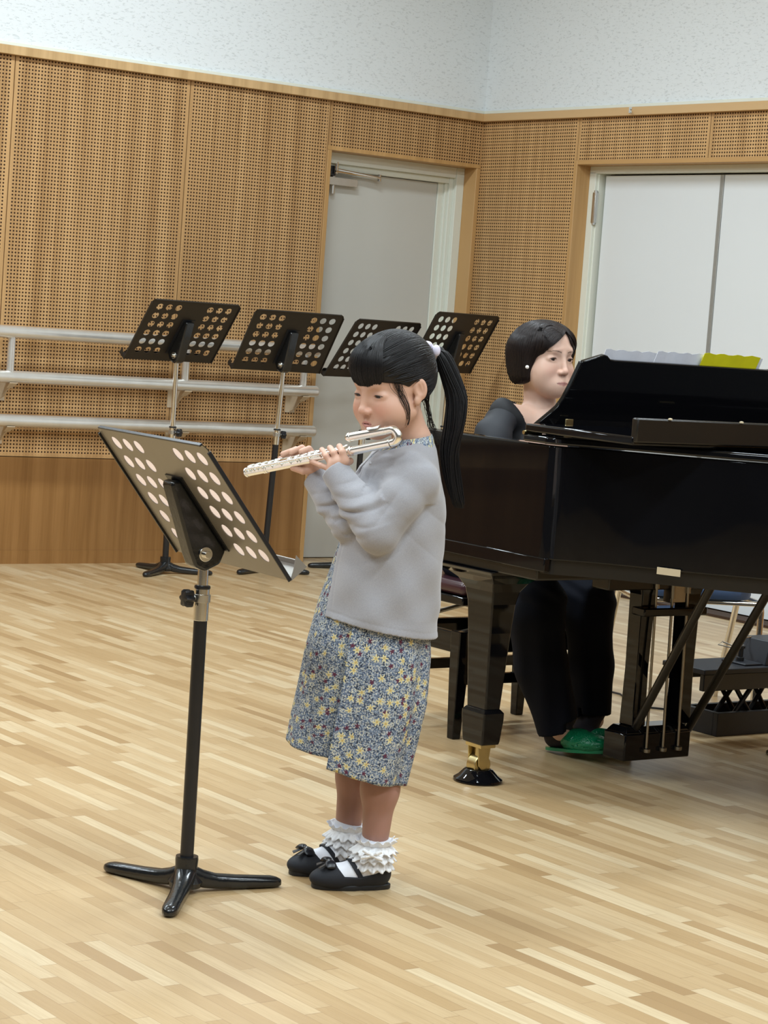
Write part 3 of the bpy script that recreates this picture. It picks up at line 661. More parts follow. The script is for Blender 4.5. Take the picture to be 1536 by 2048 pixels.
# ---------------------------------------------------------------- pedal footstool
fs_ = thing('pedal_footstool', 'black adjustable pedal footstool on the floor behind the piano lyre', 'footstool', (5.30, 5.20, 0))
b = MB(); b.box((5.13, 5.045, 0.0), (5.58, 5.065, 0.076)); b.box((5.13, 5.190, 0.0), (5.58, 5.210, 0.076)); b.box((5.13, 5.065, 0.0), (5.15, 5.190, 0.076)); b.box((5.56, 5.065, 0.0), (5.58, 5.190, 0.076)); b.box((5.15, 5.065, 0.0), (5.56, 5.190, 0.012))
b.build('base_tray', M['black_box'], fs_, 0.002)
for y in (5.085, 5.160):
    for s_ in (0, 1):
        for x0, x1 in ((5.20, 5.36), (5.36, 5.50)):
            xa, xb = (x0, x1) if s_ == 0 else (x1, x0); MB().tube([(xa, y+0.008*s_, 0.015), (xb, y+0.008*s_, 0.205)], 0.008, 8).build('scissor_arm', M['black_metal'], fs_)

b = MB(); b.box((5.04, 5.03, 0.205), (5.62, 5.225, 0.222)); b.build('platform', M['black_box'], fs_, 0.003)
b = MB(); b.box((5.05, 5.04, 0.150), (5.61, 5.06, 0.205)); b.box((5.05, 5.20, 0.165), (5.61, 5.215, 0.205)); b.build('platform_skirt', M['plastic'], fs_, 0.003)
b = MB(); b.extrude([(5.33, 5.05, 0.222), (5.33, 5.20, 0.222), (5.355, 5.19, 0.300), (5.355, 5.06, 0.300)], (0.20, 0, 0)); b.box((5.25, 5.06, 0.222), (5.33, 5.17, 0.229)); b.build('pedal_box', M['black_box'], fs_, 0.003)
MB().lathe((5.285, 5.12, 0.229), [(0.013, 0), (0.013, 0.012), (0.009, 0.014), (0.009, 0.040), (0.014, 0.042), (0.014, 0.050)], 18).build('height_knob', M['plastic'], fs_)
MB().tube([(5.29, 5.15, 0.27), (5.25, 5.17, 0.285), (5.21, 5.15, 0.28), (5.27, 5.13, 0.268), (5.33, 5.15, 0.275)], 0.0022, 8).tube([(5.27, 5.12, 0.276), (5.31, 5.16, 0.292), (5.36, 5.15, 0.302)], 0.0022, 8).build('pedal_cable', M['chrome'], fs_)
# loose cable on the floor
P0 = [at(1130, 1378, 7.9), at(1215, 1395, 7.75), at(1262, 1402, 7.6), at(1288, 1395, 7.5), at(1340, 1380, 7.6)]
def floorpt(px, py):
    d = _F + _R*(px-768)/FPX - _U2*(py-1024)/FPX; return np.array([0, 0, CAMZ])+d*(0.004-CAMZ)/d[2]
cp = [floorpt(*q) for q in [(1150, 1368), (1200, 1378), (1240, 1388), (1270, 1408), (1300, 1415), (1345, 1420), (1400, 1440)]]
o = MB().tube(cp, 0.0035, 8).build('floor_cable', M['plastic'], None)
tag(o, 'thin dark cable lying on the parquet between pianist and footstool', 'cable')
# ---------------------------------------------------------------- implicit-surface modelling for the people
def _n(v): v = np.asarray(v, float); return v/np.linalg.norm(v)
def cap(a, b, ra, rb=None):
    a = np.asarray(a, float); b = np.asarray(b, float); rb = ra if rb is None else rb; ba = b-a; L2 = max(ba@ba, 1e-12)
    def f(P):
        pa = P-a; h = np.clip(pa@ba/L2, 0, 1); q = pa-h[:, None]*ba
        return np.sqrt((q*q).sum(1))-(ra+(rb-ra)*h)
    return (f, (a+b)/2, math.sqrt(L2)/2+max(ra, rb))
def ell(c, r, R=None):
    c = np.asarray(c, float); r = np.asarray(r, float)
    def f(P):
        q = P-c
        if R is not None: q = q@R.T
        k0 = np.sqrt(((q/r)**2).sum(1)); k1 = np.sqrt(((q/r**2)**2).sum(1))+1e-9
        return k0*(k0-1)/k1
    return (f, c, float(r.max()))
def stack(levels, fb):
    """smooth trunk: levels = (z, cx, cy, a(side), b(front)), fb = front direction"""
    L = np.array(sorted(levels), float); fb = _n([fb[0], fb[1]]); sb = np.array([-fb[1], fb[0]])
    def f(P):
        z = np.clip(P[:, 2], L[0, 0], L[-1, 0]); g = lambda i: np.interp(z, L[:, 0], L[:, i])
        dx, dy = P[:, 0]-g(1), P[:, 1]-g(2); a, b = g(3), g(4)
        u, v = dx*sb[0]+dy*sb[1], dx*fb[0]+dy*fb[1]
        k0 = np.sqrt((u/a)**2+(v/b)**2)+1e-9; k1 = np.sqrt((u/a**2)**2+(v/b**2)**2)+1e-9
        d = k0*(k0-1)/k1; dz = np.maximum(np.abs(P[:, 2]-(L[0, 0]+L[-1, 0])/2)-(L[-1, 0]-L[0, 0])/2, 0)
        return np.where(dz > 0, np.sqrt(np.maximum(d, 0)**2+dz**2)+np.minimum(d, 0)*0, d)
    c = np.array([L[:, 1].mean(), L[:, 2].mean(), (L[0, 0]+L[-1, 0])/2]); return (f, c, (L[-1, 0]-L[0, 0])/2+L[:, 3:].max()+0.1)
class SDF:
    def __init__(s): s.ops = []; s.post = []
    def u(s, o, k=0.01): s.ops.append((0, o, k)); return s
    def cut(s, o, k=0.003): s.ops.append((1, o, k)); return s
    def isect(s, f, k=0.003): s.ops.append((2, (f, None, None), k)); return s
    def chain(s, pts, rad, k=0.01, kj=0.004):
        for i in range(len(pts)-1): s.u(cap(pts[i], pts[i+1], rad[i], rad[i+1]), k if i == 0 else kj)
        return s
    def __call__(s, P, bc=None, br=0.0):
        d = np.full(len(P), 1.0)
        for t, (f, c, r), k in s.ops:
            if bc is not None and c is not None and np.linalg.norm(bc-c)-r-br > 0.03+k: continue
            e = f(P)
            if t == 0: h = np.maximum(k-np.abs(d-e), 0)/k; d = np.minimum(d, e)-h*h*k*0.25
            elif t == 1: e = -e; h = np.maximum(k-np.abs(d-e), 0)/k; d = np.maximum(d, e)+h*h*k*0.25
            else: h = np.maximum(k-np.abs(d-e), 0)/k; d = np.maximum(d, e)+h*h*k*0.25
        for g in s.post: d = g(P, d)
        return d
def sdf_mesh(fn, lo, hi, h, B=12):
    lo = np.asarray(lo, float); n = np.ceil((np.asarray(hi)-lo)/h).astype(int); nb = -(-n//B); N = nb*B+2
    ci = np.stack(np.meshgrid(*[np.arange(k) for k in nb], indexing='ij'), -1).reshape(-1, 3)
    cc_ = lo+(ci*B+B/2)*h; rad = B*h*0.87
    keep = np.abs(fn(cc_)) < rad*1.7+0.004
    ax = np.arange(B+1); G = np.stack(np.meshgrid(ax, ax, ax, indexing='ij'), -1).reshape(-1, 3)
    key = lambda I: I[..., 0]+N[0]*(I[..., 1]+N[1]*I[..., 2])
    VK, VP, QK = [], [], []
    corner = np.array([(i, j, k) for i in (0, 1) for j in (0, 1) for k in (0, 1)])
    edges = [(a, b) for a in range(8) for b in range(a+1, 8) if np.abs(corner[a]-corner[b]).sum() == 1]
    for I, C in zip(ci[keep], cc_[keep]):
        d = fn(lo+(G+I*B)*h, C, rad).reshape(B+1, B+1, B+1); s = d < 0
        if s.all() or not s.any(): continue
        cv = [s[c[0]:B+c[0], c[1]:B+c[1], c[2]:B+c[2]] for c in corner]; tot = sum(x.astype(int) for x in cv)
        act = np.argwhere((tot > 0) & (tot < 8)); dv = [d[act[:, 0]+c[0], act[:, 1]+c[1], act[:, 2]+c[2]] for c in corner]
        acc = np.zeros((len(act), 3)); cnt = np.zeros(len(act))
        for a, b in edges:
            x = (dv[a] < 0) != (dv[b] < 0); t = np.where(x, dv[a]/(dv[a]-dv[b]+1e-20), 0)
            acc += np.where(x[:, None], corner[a]+(corner[b]-corner[a])*t[:, None], 0); cnt += x
        VK.append(key(act+I*B)); VP.append(lo+(act+I*B+acc/cnt[:, None])*h)
        for axn in range(3):
            e = np.zeros(3, int); e[axn] = 1
            s0 = s[:B, :B, :B]; s1 = s[e[0]:B+e[0], e[1]:B+e[1], e[2]:B+e[2]]
            idx = np.argwhere(s0 != s1); fl = s0[tuple(idx.T)]; g = idx+I*B
            a1 = np.zeros(3, int); a2 = np.zeros(3, int); a1[(axn+1) % 3] = 1; a2[(axn+2) % 3] = 1
            ok = (g@a1 > 0) & (g@a2 > 0); g = g[ok]; fl = fl[ok]
            q = np.stack([key(g-a1-a2), key(g-a2), key(g), key(g-a1)], 1); q[~fl] = q[~fl][:, ::-1]; QK.append(q)
    VK = np.concatenate(VK); VP = np.concatenate(VP); QK = np.concatenate(QK)
    o = np.argsort(VK); VK = VK[o]; VP = VP[o]; ix = np.searchsorted(VK, QK); ix = np.minimum(ix, len(VK)-1)
    good = (VK[ix] == QK).all(1); return VP, ix[good]
def relax(V, F, it=1, lam=0.5):
    F = np.asarray(F); E = np.concatenate([F[:, [0, 1]], F[:, [1, 2]], F[:, [2, 3]], F[:, [3, 0]]])
    for _ in range(it):
        acc = np.zeros_like(V); cnt = np.zeros(len(V))
        for a, b in ((0, 1), (1, 0)): np.add.at(acc, E[:, a], V[E[:, b]]); np.add.at(cnt, E[:, a], 1)
        V = V+lam*(acc/np.maximum(cnt, 1)[:, None]-V)
    return V
def raw_mesh(name, V, F, mats, parent, col=None, uvs=None, mi=None, angle=None):
    me = D.meshes.new(name); V = np.asarray(V, np.float32); F = np.asarray(F, np.int32); k = F.shape[1]
    me.vertices.add(len(V)); me.vertices.foreach_set('co', V.ravel()); me.loops.add(F.size); me.loops.foreach_set('vertex_index', F.ravel())
    me.polygons.add(len(F)); me.polygons.foreach_set('loop_start', np.arange(len(F))*k)
    for m in (mats if isinstance(mats, list) else [mats]): me.materials.append(m)
    if mi is not None: me.polygons.foreach_set('material_index', np.asarray(mi, np.int32))
    me.update(calc_edges=True); me.polygons.foreach_set('use_smooth', [True]*len(F))
    if col is not None:
        c = me.color_attributes.new('Col', 'FLOAT_COLOR', 'POINT'); c.data.foreach_set('color', np.concatenate([col, np.ones((len(V), 1))], 1).astype(np.float32).ravel())
    if uvs is not None:
        l = me.uv_layers.new(name='UVMap'); l.data.foreach_set('uv', np.asarray(uvs, np.float32)[F.ravel()].ravel())
    me.validate(); o = D.objects.new(name, me); COL.objects.link(o); o.parent = parent; return o
def strands(paths, radii, n=4):
    """paths (S,K,3), radii (K,) or (S,K) -> verts, quads of thin tapering hairs"""
    P = np.asarray(paths, float); S, K, _ = P.shape; T = np.gradient(P, axis=1); T /= np.linalg.norm(T, axis=2, keepdims=True)+1e-12
    ref = np.array([0.31, 0.52, 0.79]); A = np.cross(T, ref); A /= np.linalg.norm(A, axis=2, keepdims=True)+1e-9; Bn = np.cross(T, A)
    r = np.broadcast_to(np.asarray(radii), (S, K))[:, :, None, None]; q = np.arange(n)*2*PI/n
    V = P[:, :, None]+r*(A[:, :, None]*np.cos(q)[None, None, :, None]+Bn[:, :, None]*np.sin(q)[None, None, :, None])
    i = np.arange(S)[:, None, None]*K*n+np.arange(K-1)[None, :, None]*n; j = np.arange(n)[None, None]
    a = i+j; b = i+(j+1) % n; F = np.stack([a, b, b+n, a+n], -1).reshape(-1, 4); return V.reshape(-1, 3), F
def hug(fn, P, off, it=3):
    """pull points onto the surface fn = off"""
    sh = P.shape; Q = P.reshape(-1, 3).copy(); o = np.broadcast_to(off, sh[:-1]).reshape(-1); e = 1e-3
    for _ in range(it):
        d = fn(Q); g = np.stack([(fn(Q+np.eye(3)[i]*e)-d)/e for i in range(3)], 1); g /= np.linalg.norm(g, axis=1, keepdims=True)+1e-6; Q -= (d-o)[:, None]*g
    return Q.reshape(sh)
def catmull(C, K):
    C = np.asarray(C, float); m = len(C); X = np.concatenate([[2*C[0]-C[1]], C, [2*C[-1]-C[-2]]]); t = np.linspace(0, m-1-1e-9, K); i = t.astype(int); f = (t-i)[:, None]
    p0, p1, p2, p3 = X[i], X[i+1], X[i+2], X[i+3]
    return 0.5*(2*p1+(p2-p0)*f+(2*p0-5*p1+4*p2-p3)*f*f+(3*p1-p0-3*p2+p3)*f**3)
def merge(parts):
    V, F, o = [], [], 0
    for v, f in parts: V.append(v); F.append(np.asarray(f)+o); o += len(v)
    return np.concatenate(V), np.concatenate(F)

# materials of the people
def skin_mat(name):
    t = NT(name); a = t.node('ShaderNodeAttribute'); a.attribute_name = 'Col'
    n = t.noise(t.obj(), 60, 3); c = t.mix(t.math('MULTIPLY', n, 0.12), a.outputs['Color'], (0.75, 0.33, 0.22))
    t.set(base=c, rough=0.46, spec=0.38, sss=0.12); return t.m
M['skin'] = skin_mat('skin')
def hair_mat(name, c0, c1):
    t = NT(name); n = t.noise(t.obj(), 220, 2); t.set(base=t.mix(n, c0, c1), rough=0.42, spec=0.28); return t.m
M['hair_black'] = hair_mat('black_hair', (0.0045, 0.0045, 0.006), (0.014, 0.012, 0.012))
M['hair_brown'] = hair_mat('dark_brown_hair', (0.006, 0.004, 0.004), (0.022, 0.013, 0.011))
def knit_mat():
    t = NT('grey_heather_knit'); o = t.obj(); x, y, z = t.sep(o)
    n = t.noise(o, 420, 3, 0.7); m = t.noise(t.comb(t.math('MULTIPLY', x, 1.0), t.math('MULTIPLY', y, 1.0), t.math('MULTIPLY', z, 6.0)), 40, 3)
    c = t.mix(n, srgb(134, 134, 140), srgb(172, 172, 177)); c = t.mix(t.math('MULTIPLY', m, 0.3), c, srgb(160, 153, 153))
    t.set(base=c, rough=0.88, spec=0.15, sheen=0.35); t.bump(n, 0.25, 0.0006); return t.m
M['knit'] = knit_mat()
def floral_mat():
    t = NT('small_flower_print'); uv = t.uv(); x, y, _ = t.sep(uv)
    wob = t.noise(uv, 120, 2); base = t.mix(t.smooth(t.noise(uv, 75, 3, 0.7), 0.38, 0.6), srgb(44, 54, 74), srgb(98, 112, 136))
    base = t.mix(t.math('MULTIPLY', t.smooth(t.noise(uv, 260, 2), 0.5, 0.62), 0.75), base, srgb(176, 190, 204))
    base = t.mix(t.smooth(t.noise(t.comb(y, x, 3.0), 300, 2), 0.60, 0.66), base, srgb(206, 205, 196))
    def layer(c, scale, pet, rad, lo, hi, col, centre=None, ring=None, seed=0.0, amp=0.28):
        v = t.node('ShaderNodeTexVoronoi'); v.voronoi_dimensions = '2D'; v.inputs['Scale'].default_value = scale; v.inputs['Randomness'].default_value = 0.85
        off = t.node('ShaderNodeVectorMath', operation='ADD'); t.val(off.inputs[0], uv); off.inputs[1].default_value = (seed, seed*0.37, 0); t.val(v.inputs['Vector'], off.outputs[0])
        sc_ = t.node('ShaderNodeVectorMath', operation='SCALE'); t.val(sc_.inputs[0], off.outputs[0]); sc_.inputs['Scale'].default_value = scale
        sb = t.node('ShaderNodeVectorMath', operation='SUBTRACT'); t.val(sb.inputs[0], off.outputs[0]); t.val(sb.inputs[1], v.outputs['Position'])
        a, b, _z = t.sep(sb.outputs[0]); r = t.math('MULTIPLY', t.math('SQRT', t.math('ADD', t.math('MULTIPLY', a, a), t.math('MULTIPLY', b, b))), scale)
        cr, cg, cb = t.sep(v.outputs['Color']); ang = t.math('ADD', t.math('ARCTAN2', b, a), t.math('MULTIPLY', cg, 6.0))
        R = t.math('MULTIPLY', rad, t.math('ADD', 1.0-amp, t.math('MULTIPLY', amp, t.math('COSINE', t.math('MULTIPLY', ang, float(pet))))))
        R = t.math('MULTIPLY', R, t.math('ADD', 0.45, wob))
        m = t.math('LESS_THAN', r, R); m = t.math('MULTIPLY', m, t.math('MULTIPLY', t.math('GREATER_THAN', cr, lo), t.math('LESS_THAN', cr, hi)))
        if ring: m = t.math('MULTIPLY', m, t.math('GREATER_THAN', r, ring))
        c = t.mix(m, c, col)
        if centre: c = t.mix(t.math('MULTIPLY', m, t.math('LESS_THAN', r, rad*0.3)), c, centre)
        return c
    c = layer(base, 170, 5, 0.38, 0.0, 0.62, srgb(216, 216, 206), srgb(90, 100, 120), seed=0.3)
    c = layer(c, 95, 6, 0.36, 0.0, 0.42, srgb(90, 108, 142), srgb(205, 205, 190), seed=1.3)
    c = layer(c, 62, 7, 0.36, 0.0, 0.40, srgb(208, 206, 188), None, 0.22, seed=2.1, amp=0.12)
    c = layer(c, 52, 5, 0.34, 0.55, 0.76, srgb(96, 50, 68), None, None, seed=3.7)
    c = layer(c, 46, 6, 0.44, 0.0, 0.32, srgb(214, 204, 158), srgb(196, 172, 110), seed=5.2, amp=0.3)
    t.set(base=c, rough=0.8, spec=0.2); return t.m
M['floral'] = floral_mat()
M['sock'] = plain('white_cotton_sock', srgb(232, 233, 240), 0.85, bump=0.2, bs=900, bd=0.0005)
M['lace'] = plain('white_lace', srgb(240, 240, 242), 0.8, bump=0.5, bs=500, bd=0.001)
M['shoe'] = plain('black_suede', srgb(24, 26, 33), 0.75)
M['sole'] = plain('black_rubber_sole', srgb(20, 21, 24), 0.5)
M['satin'] = plain('black_satin_bow', srgb(18, 20, 26), 0.35)
M['tie'] = plain('lilac_white_hair_tie', srgb(214, 208, 226), 0.7)
M['eye_white'] = plain('eye_white', srgb(225, 220, 215), 0.2)
M['iris'] = plain('dark_iris', srgb(28, 17, 13), 0.12)
M['lash'] = plain('eyelash', srgb(34, 24, 22), 0.7)
M['blouse'] = plain('black_chiffon', srgb(10, 11, 16), 0.7, var=0.15, vs=30)
M['sleeve'] = plain('charcoal_sheer_sleeve', srgb(26, 28, 34), 0.7, var=0.15, vs=20)
M['trousers'] = plain('navy_black_trousers', srgb(11, 14, 24), 0.8, spec=0.15, var=0.15, vs=25)
M['green'] = plain('green_slipper_vinyl', srgb(18, 122, 80), 0.28, var=0.15, vs=30)
M['dark_sock'] = plain('dark_sock', srgb(34, 28, 36), 0.8)
M['pearl'] = plain('pearl_earring', srgb(236, 232, 226), 0.15)

class Fig:
    """a person's own frame: x = right, y = away from the camera, z = up, origin on the floor"""
    def __init__(s, r0, d0, label, name='person'):
        s.r0, s.d0 = r0, d0; p = Rh*r0+Fh*d0
        s.root = thing(name, label, 'person', (p[0], p[1], 0), math.atan2(Rh[1], Rh[0]))
    def L(s, px, py, dd=0.0):
        P = at(px, py, s.d0+dd); return np.array([P@Rh-s.r0, P@Fh-s.d0, P[2]])
def dirf(yaw, side=-1):     # yaw from facing the camera; side -1 = toward image left
    y = math.radians(yaw); return np.array([side*math.sin(y), -math.cos(y), 0.0])
class HeadFrame:
    def __init__(s, c, yaw, side, pitch=0.0, roll=0.0, k=1.0, zl=1.0, zu=1.0):
        f = dirf(yaw, side); p = math.radians(pitch); sd = np.cross(Up, f); s.f = f*math.cos(p)-Up*math.sin(p); s.u = Up*math.cos(p)+f*math.sin(p)
        r = math.radians(roll); s.s = sd*math.cos(r)+s.u*math.sin(r); s.u = s.u*math.cos(r)-sd*math.sin(r)
        s.c = np.asarray(c, float); s.k = k; s.zl = zl; s.zu = zu; s.R = np.array([s.s, s.f, s.u])
    def __call__(s, x, y, z): return s.c+s.k*(x*s.s+y*s.f+(z*(s.zl if z < 0 else s.zu))*s.u)
    def many(s, q): q = np.array(q, float); q[..., 2] *= np.where(q[..., 2] < 0, s.zl, s.zu); return s.c+s.k*(q@s.R)
    def inv(s, P): q = (P-s.c)@s.R.T/s.k; q[:, 2] /= np.where(q[:, 2] < 0, s.zl, s.zu); return q
def add_head(S, H, adult=False, eye_open=0.003):
    k = H.k; E = lambda c, r, kk, R=None: S.u(ell(H(*c), np.array(r)*k, H.R if R is None else R@H.R), kk)
    C = lambda a, b, ra, rb, kk: S.u(cap(H(*a), H(*b), ra*k, rb*k), kk)
    E((0, -.012, .034), (.071, .087, .074*H.zu), .01); E((0, .014, -.028), (.059, .063, .072), .03)
    C((0, .050, -.086), (0, .056, -.090), .017, .015, .03)
    for s_ in (-1, 1):
        C((s_*.047, .000, -.055), (s_*.014, .052, -.088), .019, .015, .025)
        E((s_*.033, .046, -.042), (.024, .024, .026), .025)
        if adult: E((s_*.038, .034, -.058), (.027, .030, .034), .03)
        else: E((s_*.035, .037, -.052), (.023, .024, .024), .03)
    E((0, .055, -.072), (.028, .022, .020), .02)                                    # muzzle
    # brow and nose
    C((-.028, .066, .016), (.028, .066, .016), .009, .009, .02)
    n1 = .0095 if adult else .0080
    C((0, .076, .000), (0, .088, -.036), .0048, n1*0.86, .014)
    E((0, .0905, -.042), (n1, .0085, .0075), .008)
    for s_ in (-1, 1): E((s_*.0105, .0825, -.0445), (.0068, .0085, .0062), .006)
    for s_ in (-1, 1): S.cut(ell(H(s_*.0055, .0875, -.0512), np.array((.0028, .0042, .0026))*k, H.R), .003)
    # lips
    lw, ly_, t1 = (.021, .0005, .0030) if adult else (.0140, -.0020, .0040)
    for s_ in (-1, 1):
        S.u(cap(H(0, .0795+ly_, -.0685), H(s_*lw, .0700+ly_, -.0712), t1*k, .0020*k), .005)
        S.u(cap(H(0, .0785+ly_, -.0755), H(s_*(lw-.003), .0710+ly_, -.0740), (t1+.0006)*k, .0024*k), .005)
    for s_ in (-1, 1): S.cut(cap(H(0, .0850+ly_, -.0718), H(s_*(lw+.001), .0755+ly_, -.0722), .0014*k, .0010*k), .002)
    # eyes: lids and almond openings
    for s_ in (-1, 1):
        S.cut(ell(H(s_*.031, .082, -.010), np.array((.016, .008, .010))*k, H.R), .012)
        S.u(ell(H(s_*.0315, .0605, -.011), np.array((.0165, .0125, .0105))*k, H.R), .006)
        zc = -.0125 if eye_open < .004 else -.0105
        S.cut(ell(H(s_*.0315, .077, zc), np.array((.0128, .0110, eye_open))*k, H.R), .0012)
    # ears
    for s_ in (-1, 1):
        a = math.radians(26)*s_; Rz = np.array([[math.cos(a), math.sin(a), 0], [-math.sin(a), math.cos(a), 0], [0, 0, 1]])
        S.u(ell(H(s_*.0745, -.016, -.006), np.array((.0062, .0155, .0240))*k, Rz@H.R), .006)
        S.u(ell(H(s_*.0715, -.008, -.031), np.array((.006, .009, .010))*k, H.R), .006)
        S.cut(ell(H(s_*.0815, -.011, -.004), np.array((.0066, .0112, .0180))*k, Rz@H.R), .002)
        S.u(cap(H(s_*.0760, -.015, .006), H(s_*.0765, -.021, -.014), .0026*k, .0020*k), .003)
def face_col(H, P, base, adult=False, brows=True, lip=(0.42, 0.13, 0.12), blush=0.5):
    q = H.inv(P); col = np.tile(np.array(base), (len(P), 1)); front = q[:, 1] > 0.03
    def blend(m, c): m = np.clip(m, 0, 1)[:, None]; col[:] = col*(1-m)+np.array(c)*m
    g = lambda x, y, rx, ry: np.exp(-(((q[:, 0]-x)/rx)**2+((q[:, 2]-y)/ry)**2))
    for s_ in (-1, 1): blend(blush*front*g(s_*.038, -.042, .020, .018), (0.62, 0.25, 0.18))
    blend(0.25*front*g(0, -.042, .012, .008), (0.62, 0.25, 0.18))
    up = np.clip((1-np.abs(q[:, 0])/.0185), 0, 1)**.5
    lw = .0215 if adult else .0150; up = np.clip((1-np.abs(q[:, 0])/lw), 0, 1)**.5; hh = .0052 if adult else .0070; lips = (q[:, 1] > .060) & (np.abs(q[:, 0]) < lw) & (q[:, 2] < -.0720+hh*up) & (q[:, 2] > -.0720-hh*1.15*up)
    blend(lips*0.75, lip); blend(((q[:, 1] > .06) & (np.abs(q[:, 2]+.0720) < .0009) & (np.abs(q[:, 0]) < lw))*0.8, (0.10, 0.03, 0.03))
    for s_ in (-1, 1):
        e = ((q[:, 0]-s_*.0315)/.0135)**2+((q[:, 2]+.0105)/.0062)**2; blend(front*np.clip(1.25-e, 0, 1)*0.35, (0.30, 0.15, 0.11))  # eyelid shading blended into the skin colour
        if brows:
            x = s_*q[:, 0]; yb = .010+.004*np.sin((x-.012)/.036*PI)-.05*np.maximum(x-.036, 0); w_ = .0022 if x is None else np.interp(x, [.012, .02, .05], [.0024, .0024, .0008])
            blend(front*((np.abs(q[:, 2]-yb) < w_) & (x > .012) & (x < .050))*0.8, (0.05, 0.03, 0.025))
    for s_ in (-1, 1):
        n_ = np.exp(-(((q[:, 0]-s_*.0055)/.0035)**2+((q[:, 1]-.0845)/.005)**2+((q[:, 2]+.0505)/.003)**2)); blend(n_*0.7, (0.12, 0.04, 0.03))
    return col
def add_eyes(H, parent, gaze=(0, 0), open_=0.003):
    out = []
    for s_ in (-1, 1):
        c = H(s_*.0315, .0598, -.0115); r = 0.0116*H.k; V, F, mi = [], [], []
        gx, gz = gaze; fd = _n(H.f+gx*H.s+gz*H.u); a = _n(np.cross(fd, Up)); b_ = np.cross(a, fd); n, m = 24, 16
        for i in range(m+1):
            t = PI*i/m
            for j in range(n): q = 2*PI*j/n; V.append(c+r*(fd*math.cos(t)+math.sin(t)*(a*math.cos(q)+b_*math.sin(q))))
        for i in range(m):
            for j in range(n): F.append((i*n+j, i*n+(j+1) % n, (i+1)*n+(j+1) % n, (i+1)*n+j)); mi.append(1 if i < 3 else 0)
        raw_mesh('eye', V, F, [M['eye_white'], M['iris']], parent, mi=mi)
        pts = []
        zc = -.0125 if open_ < .004 else -.0105
        for i in range(11):
            x = -0.0135+0.027*i/10; zz = zc+open_*math.sqrt(max(0, 1-(x/.0140)**2))+.0006; yy_ = .0605+.0127*math.sqrt(max(0, 1-(x/.0172)**2))-.0002
            pts.append(H(s_*.0315+x, yy_, zz))
        MBl = MB(); MBl.tube(pts, [(.0004+.0011*math.sin(PI*i/10))*H.k for i in range(11)], 6)
        o = raw_mesh('eyelashes', MBl.v, [f for f in MBl.f if len(f) == 4], M['lash'], parent)
# ================================================================ the girl with the flute
G = Fig(0.0, 4.92, 'girl with a black ponytail, grey cardigan and floral dress, standing and playing a flute')
L = G.L; root = G.root
SKIN = (0.61, 0.375, 0.275)
HG = HeadFrame((-0.005, -0.022, 1.108), 46, -1, pitch=11, roll=0)
BY = 68; fb = dirf(BY, -1); sb = np.cross(Up, fb)           # body front and her left
W_l, W_r = L(670, 942, -.060), L(632, 958, .030)            # wrists
S_l, E_l = np.array([.062, -.086, .938]), np.array([-.010, -.125, .795])
S_r, E_r = np.array([-.008, .090, .938]), np.array([-.072, -.045, .800])
tube_d = lambda px: -.120+(790-px)/298*.205
FLT = lambda px, py, o=0.0: L(px, py, tube_d(px)+o)
body = SDF(); add_head(body, HG, eye_open=.0026)
body.u(cap(HG(0, -.022, -.045), (.052, .018, .985), .042, .038), .02).u(cap((.052, .018, .985), (.045, .010, .945), .039, .05), .02)
headV, headF = sdf_mesh(body, (-.12, -.16, .955), (.15, .13, 1.25), .0013)
lowb = SDF(); lowb.u(stack([(.56, .0, 0, .095, .075), (.66, .008, 0, .09, .075), (.78, .022, 0, .085, .075), (.90, .028, 0, .09, .07), (.945, .04, .008, .07, .055), (.965, .045, .01, .04, .04)], fb), .02)
for S_, E_, W_ in ((S_l, E_l, W_l), (S_r, E_r, W_r)): lowb.chain([S_+np.array((0, 0, -.016)), E_, W_], [.026, .025, .018], .01)
leg = {}
for nm, top, knee, calf, ank in (('n', (.02, -.045, .58), (.036, -.058, .335), (.036, -.052, .225), (.033, -.043, .085)), ('f', (-.015, .055, .58), (-.020, .075, .335), (-.022, .078, .225), (-.030, .080, .085))):
    lowb.chain([top, knee], [.066, .046], .03); lowb.chain([knee, calf, ank], [.040, .0375, .0275], .02, .03)
    leg[nm] = np.array(ank)
lowV, lowF = sdf_mesh(lowb, (-.25, -.22, .03), (.2, .2, .985), .004)
# hands
hand = SDF()
def finger(pts, r0, r1): hand.chain(pts, list(np.linspace(r0, r1, len(pts))), .005, .002)
# left hand (near): three fingers over the tube, little finger stretched, thumb behind
pl = FLT(676, 930, -.022)
hand.u(cap(W_l, FLT(676, 928, -.020), .0185, .017), .012).u(cap(FLT(668, 930, -.022), FLT(688, 922, -.018), .0125, .0125), .012)
finger([FLT(690, 922, -.022), FLT(685, 905, -.024), FLT(679, 893, -.006)], .0082, .0070)
finger([FLT(677, 926, -.024), FLT(668, 907, -.026), FLT(660, 896, -.006)], .0080, .0068)
finger([FLT(666, 931, -.024), FLT(653, 913, -.026), FLT(644, 900, -.006)], .0076, .0064)
finger([FLT(660, 938, -.022), FLT(642, 931, -.024), FLT(623, 923, -.012)], .0066, .0052)
finger([FLT(690, 928, -.012), FLT(700, 922, .008), FLT(690, 914, .020)], .0085, .0068)
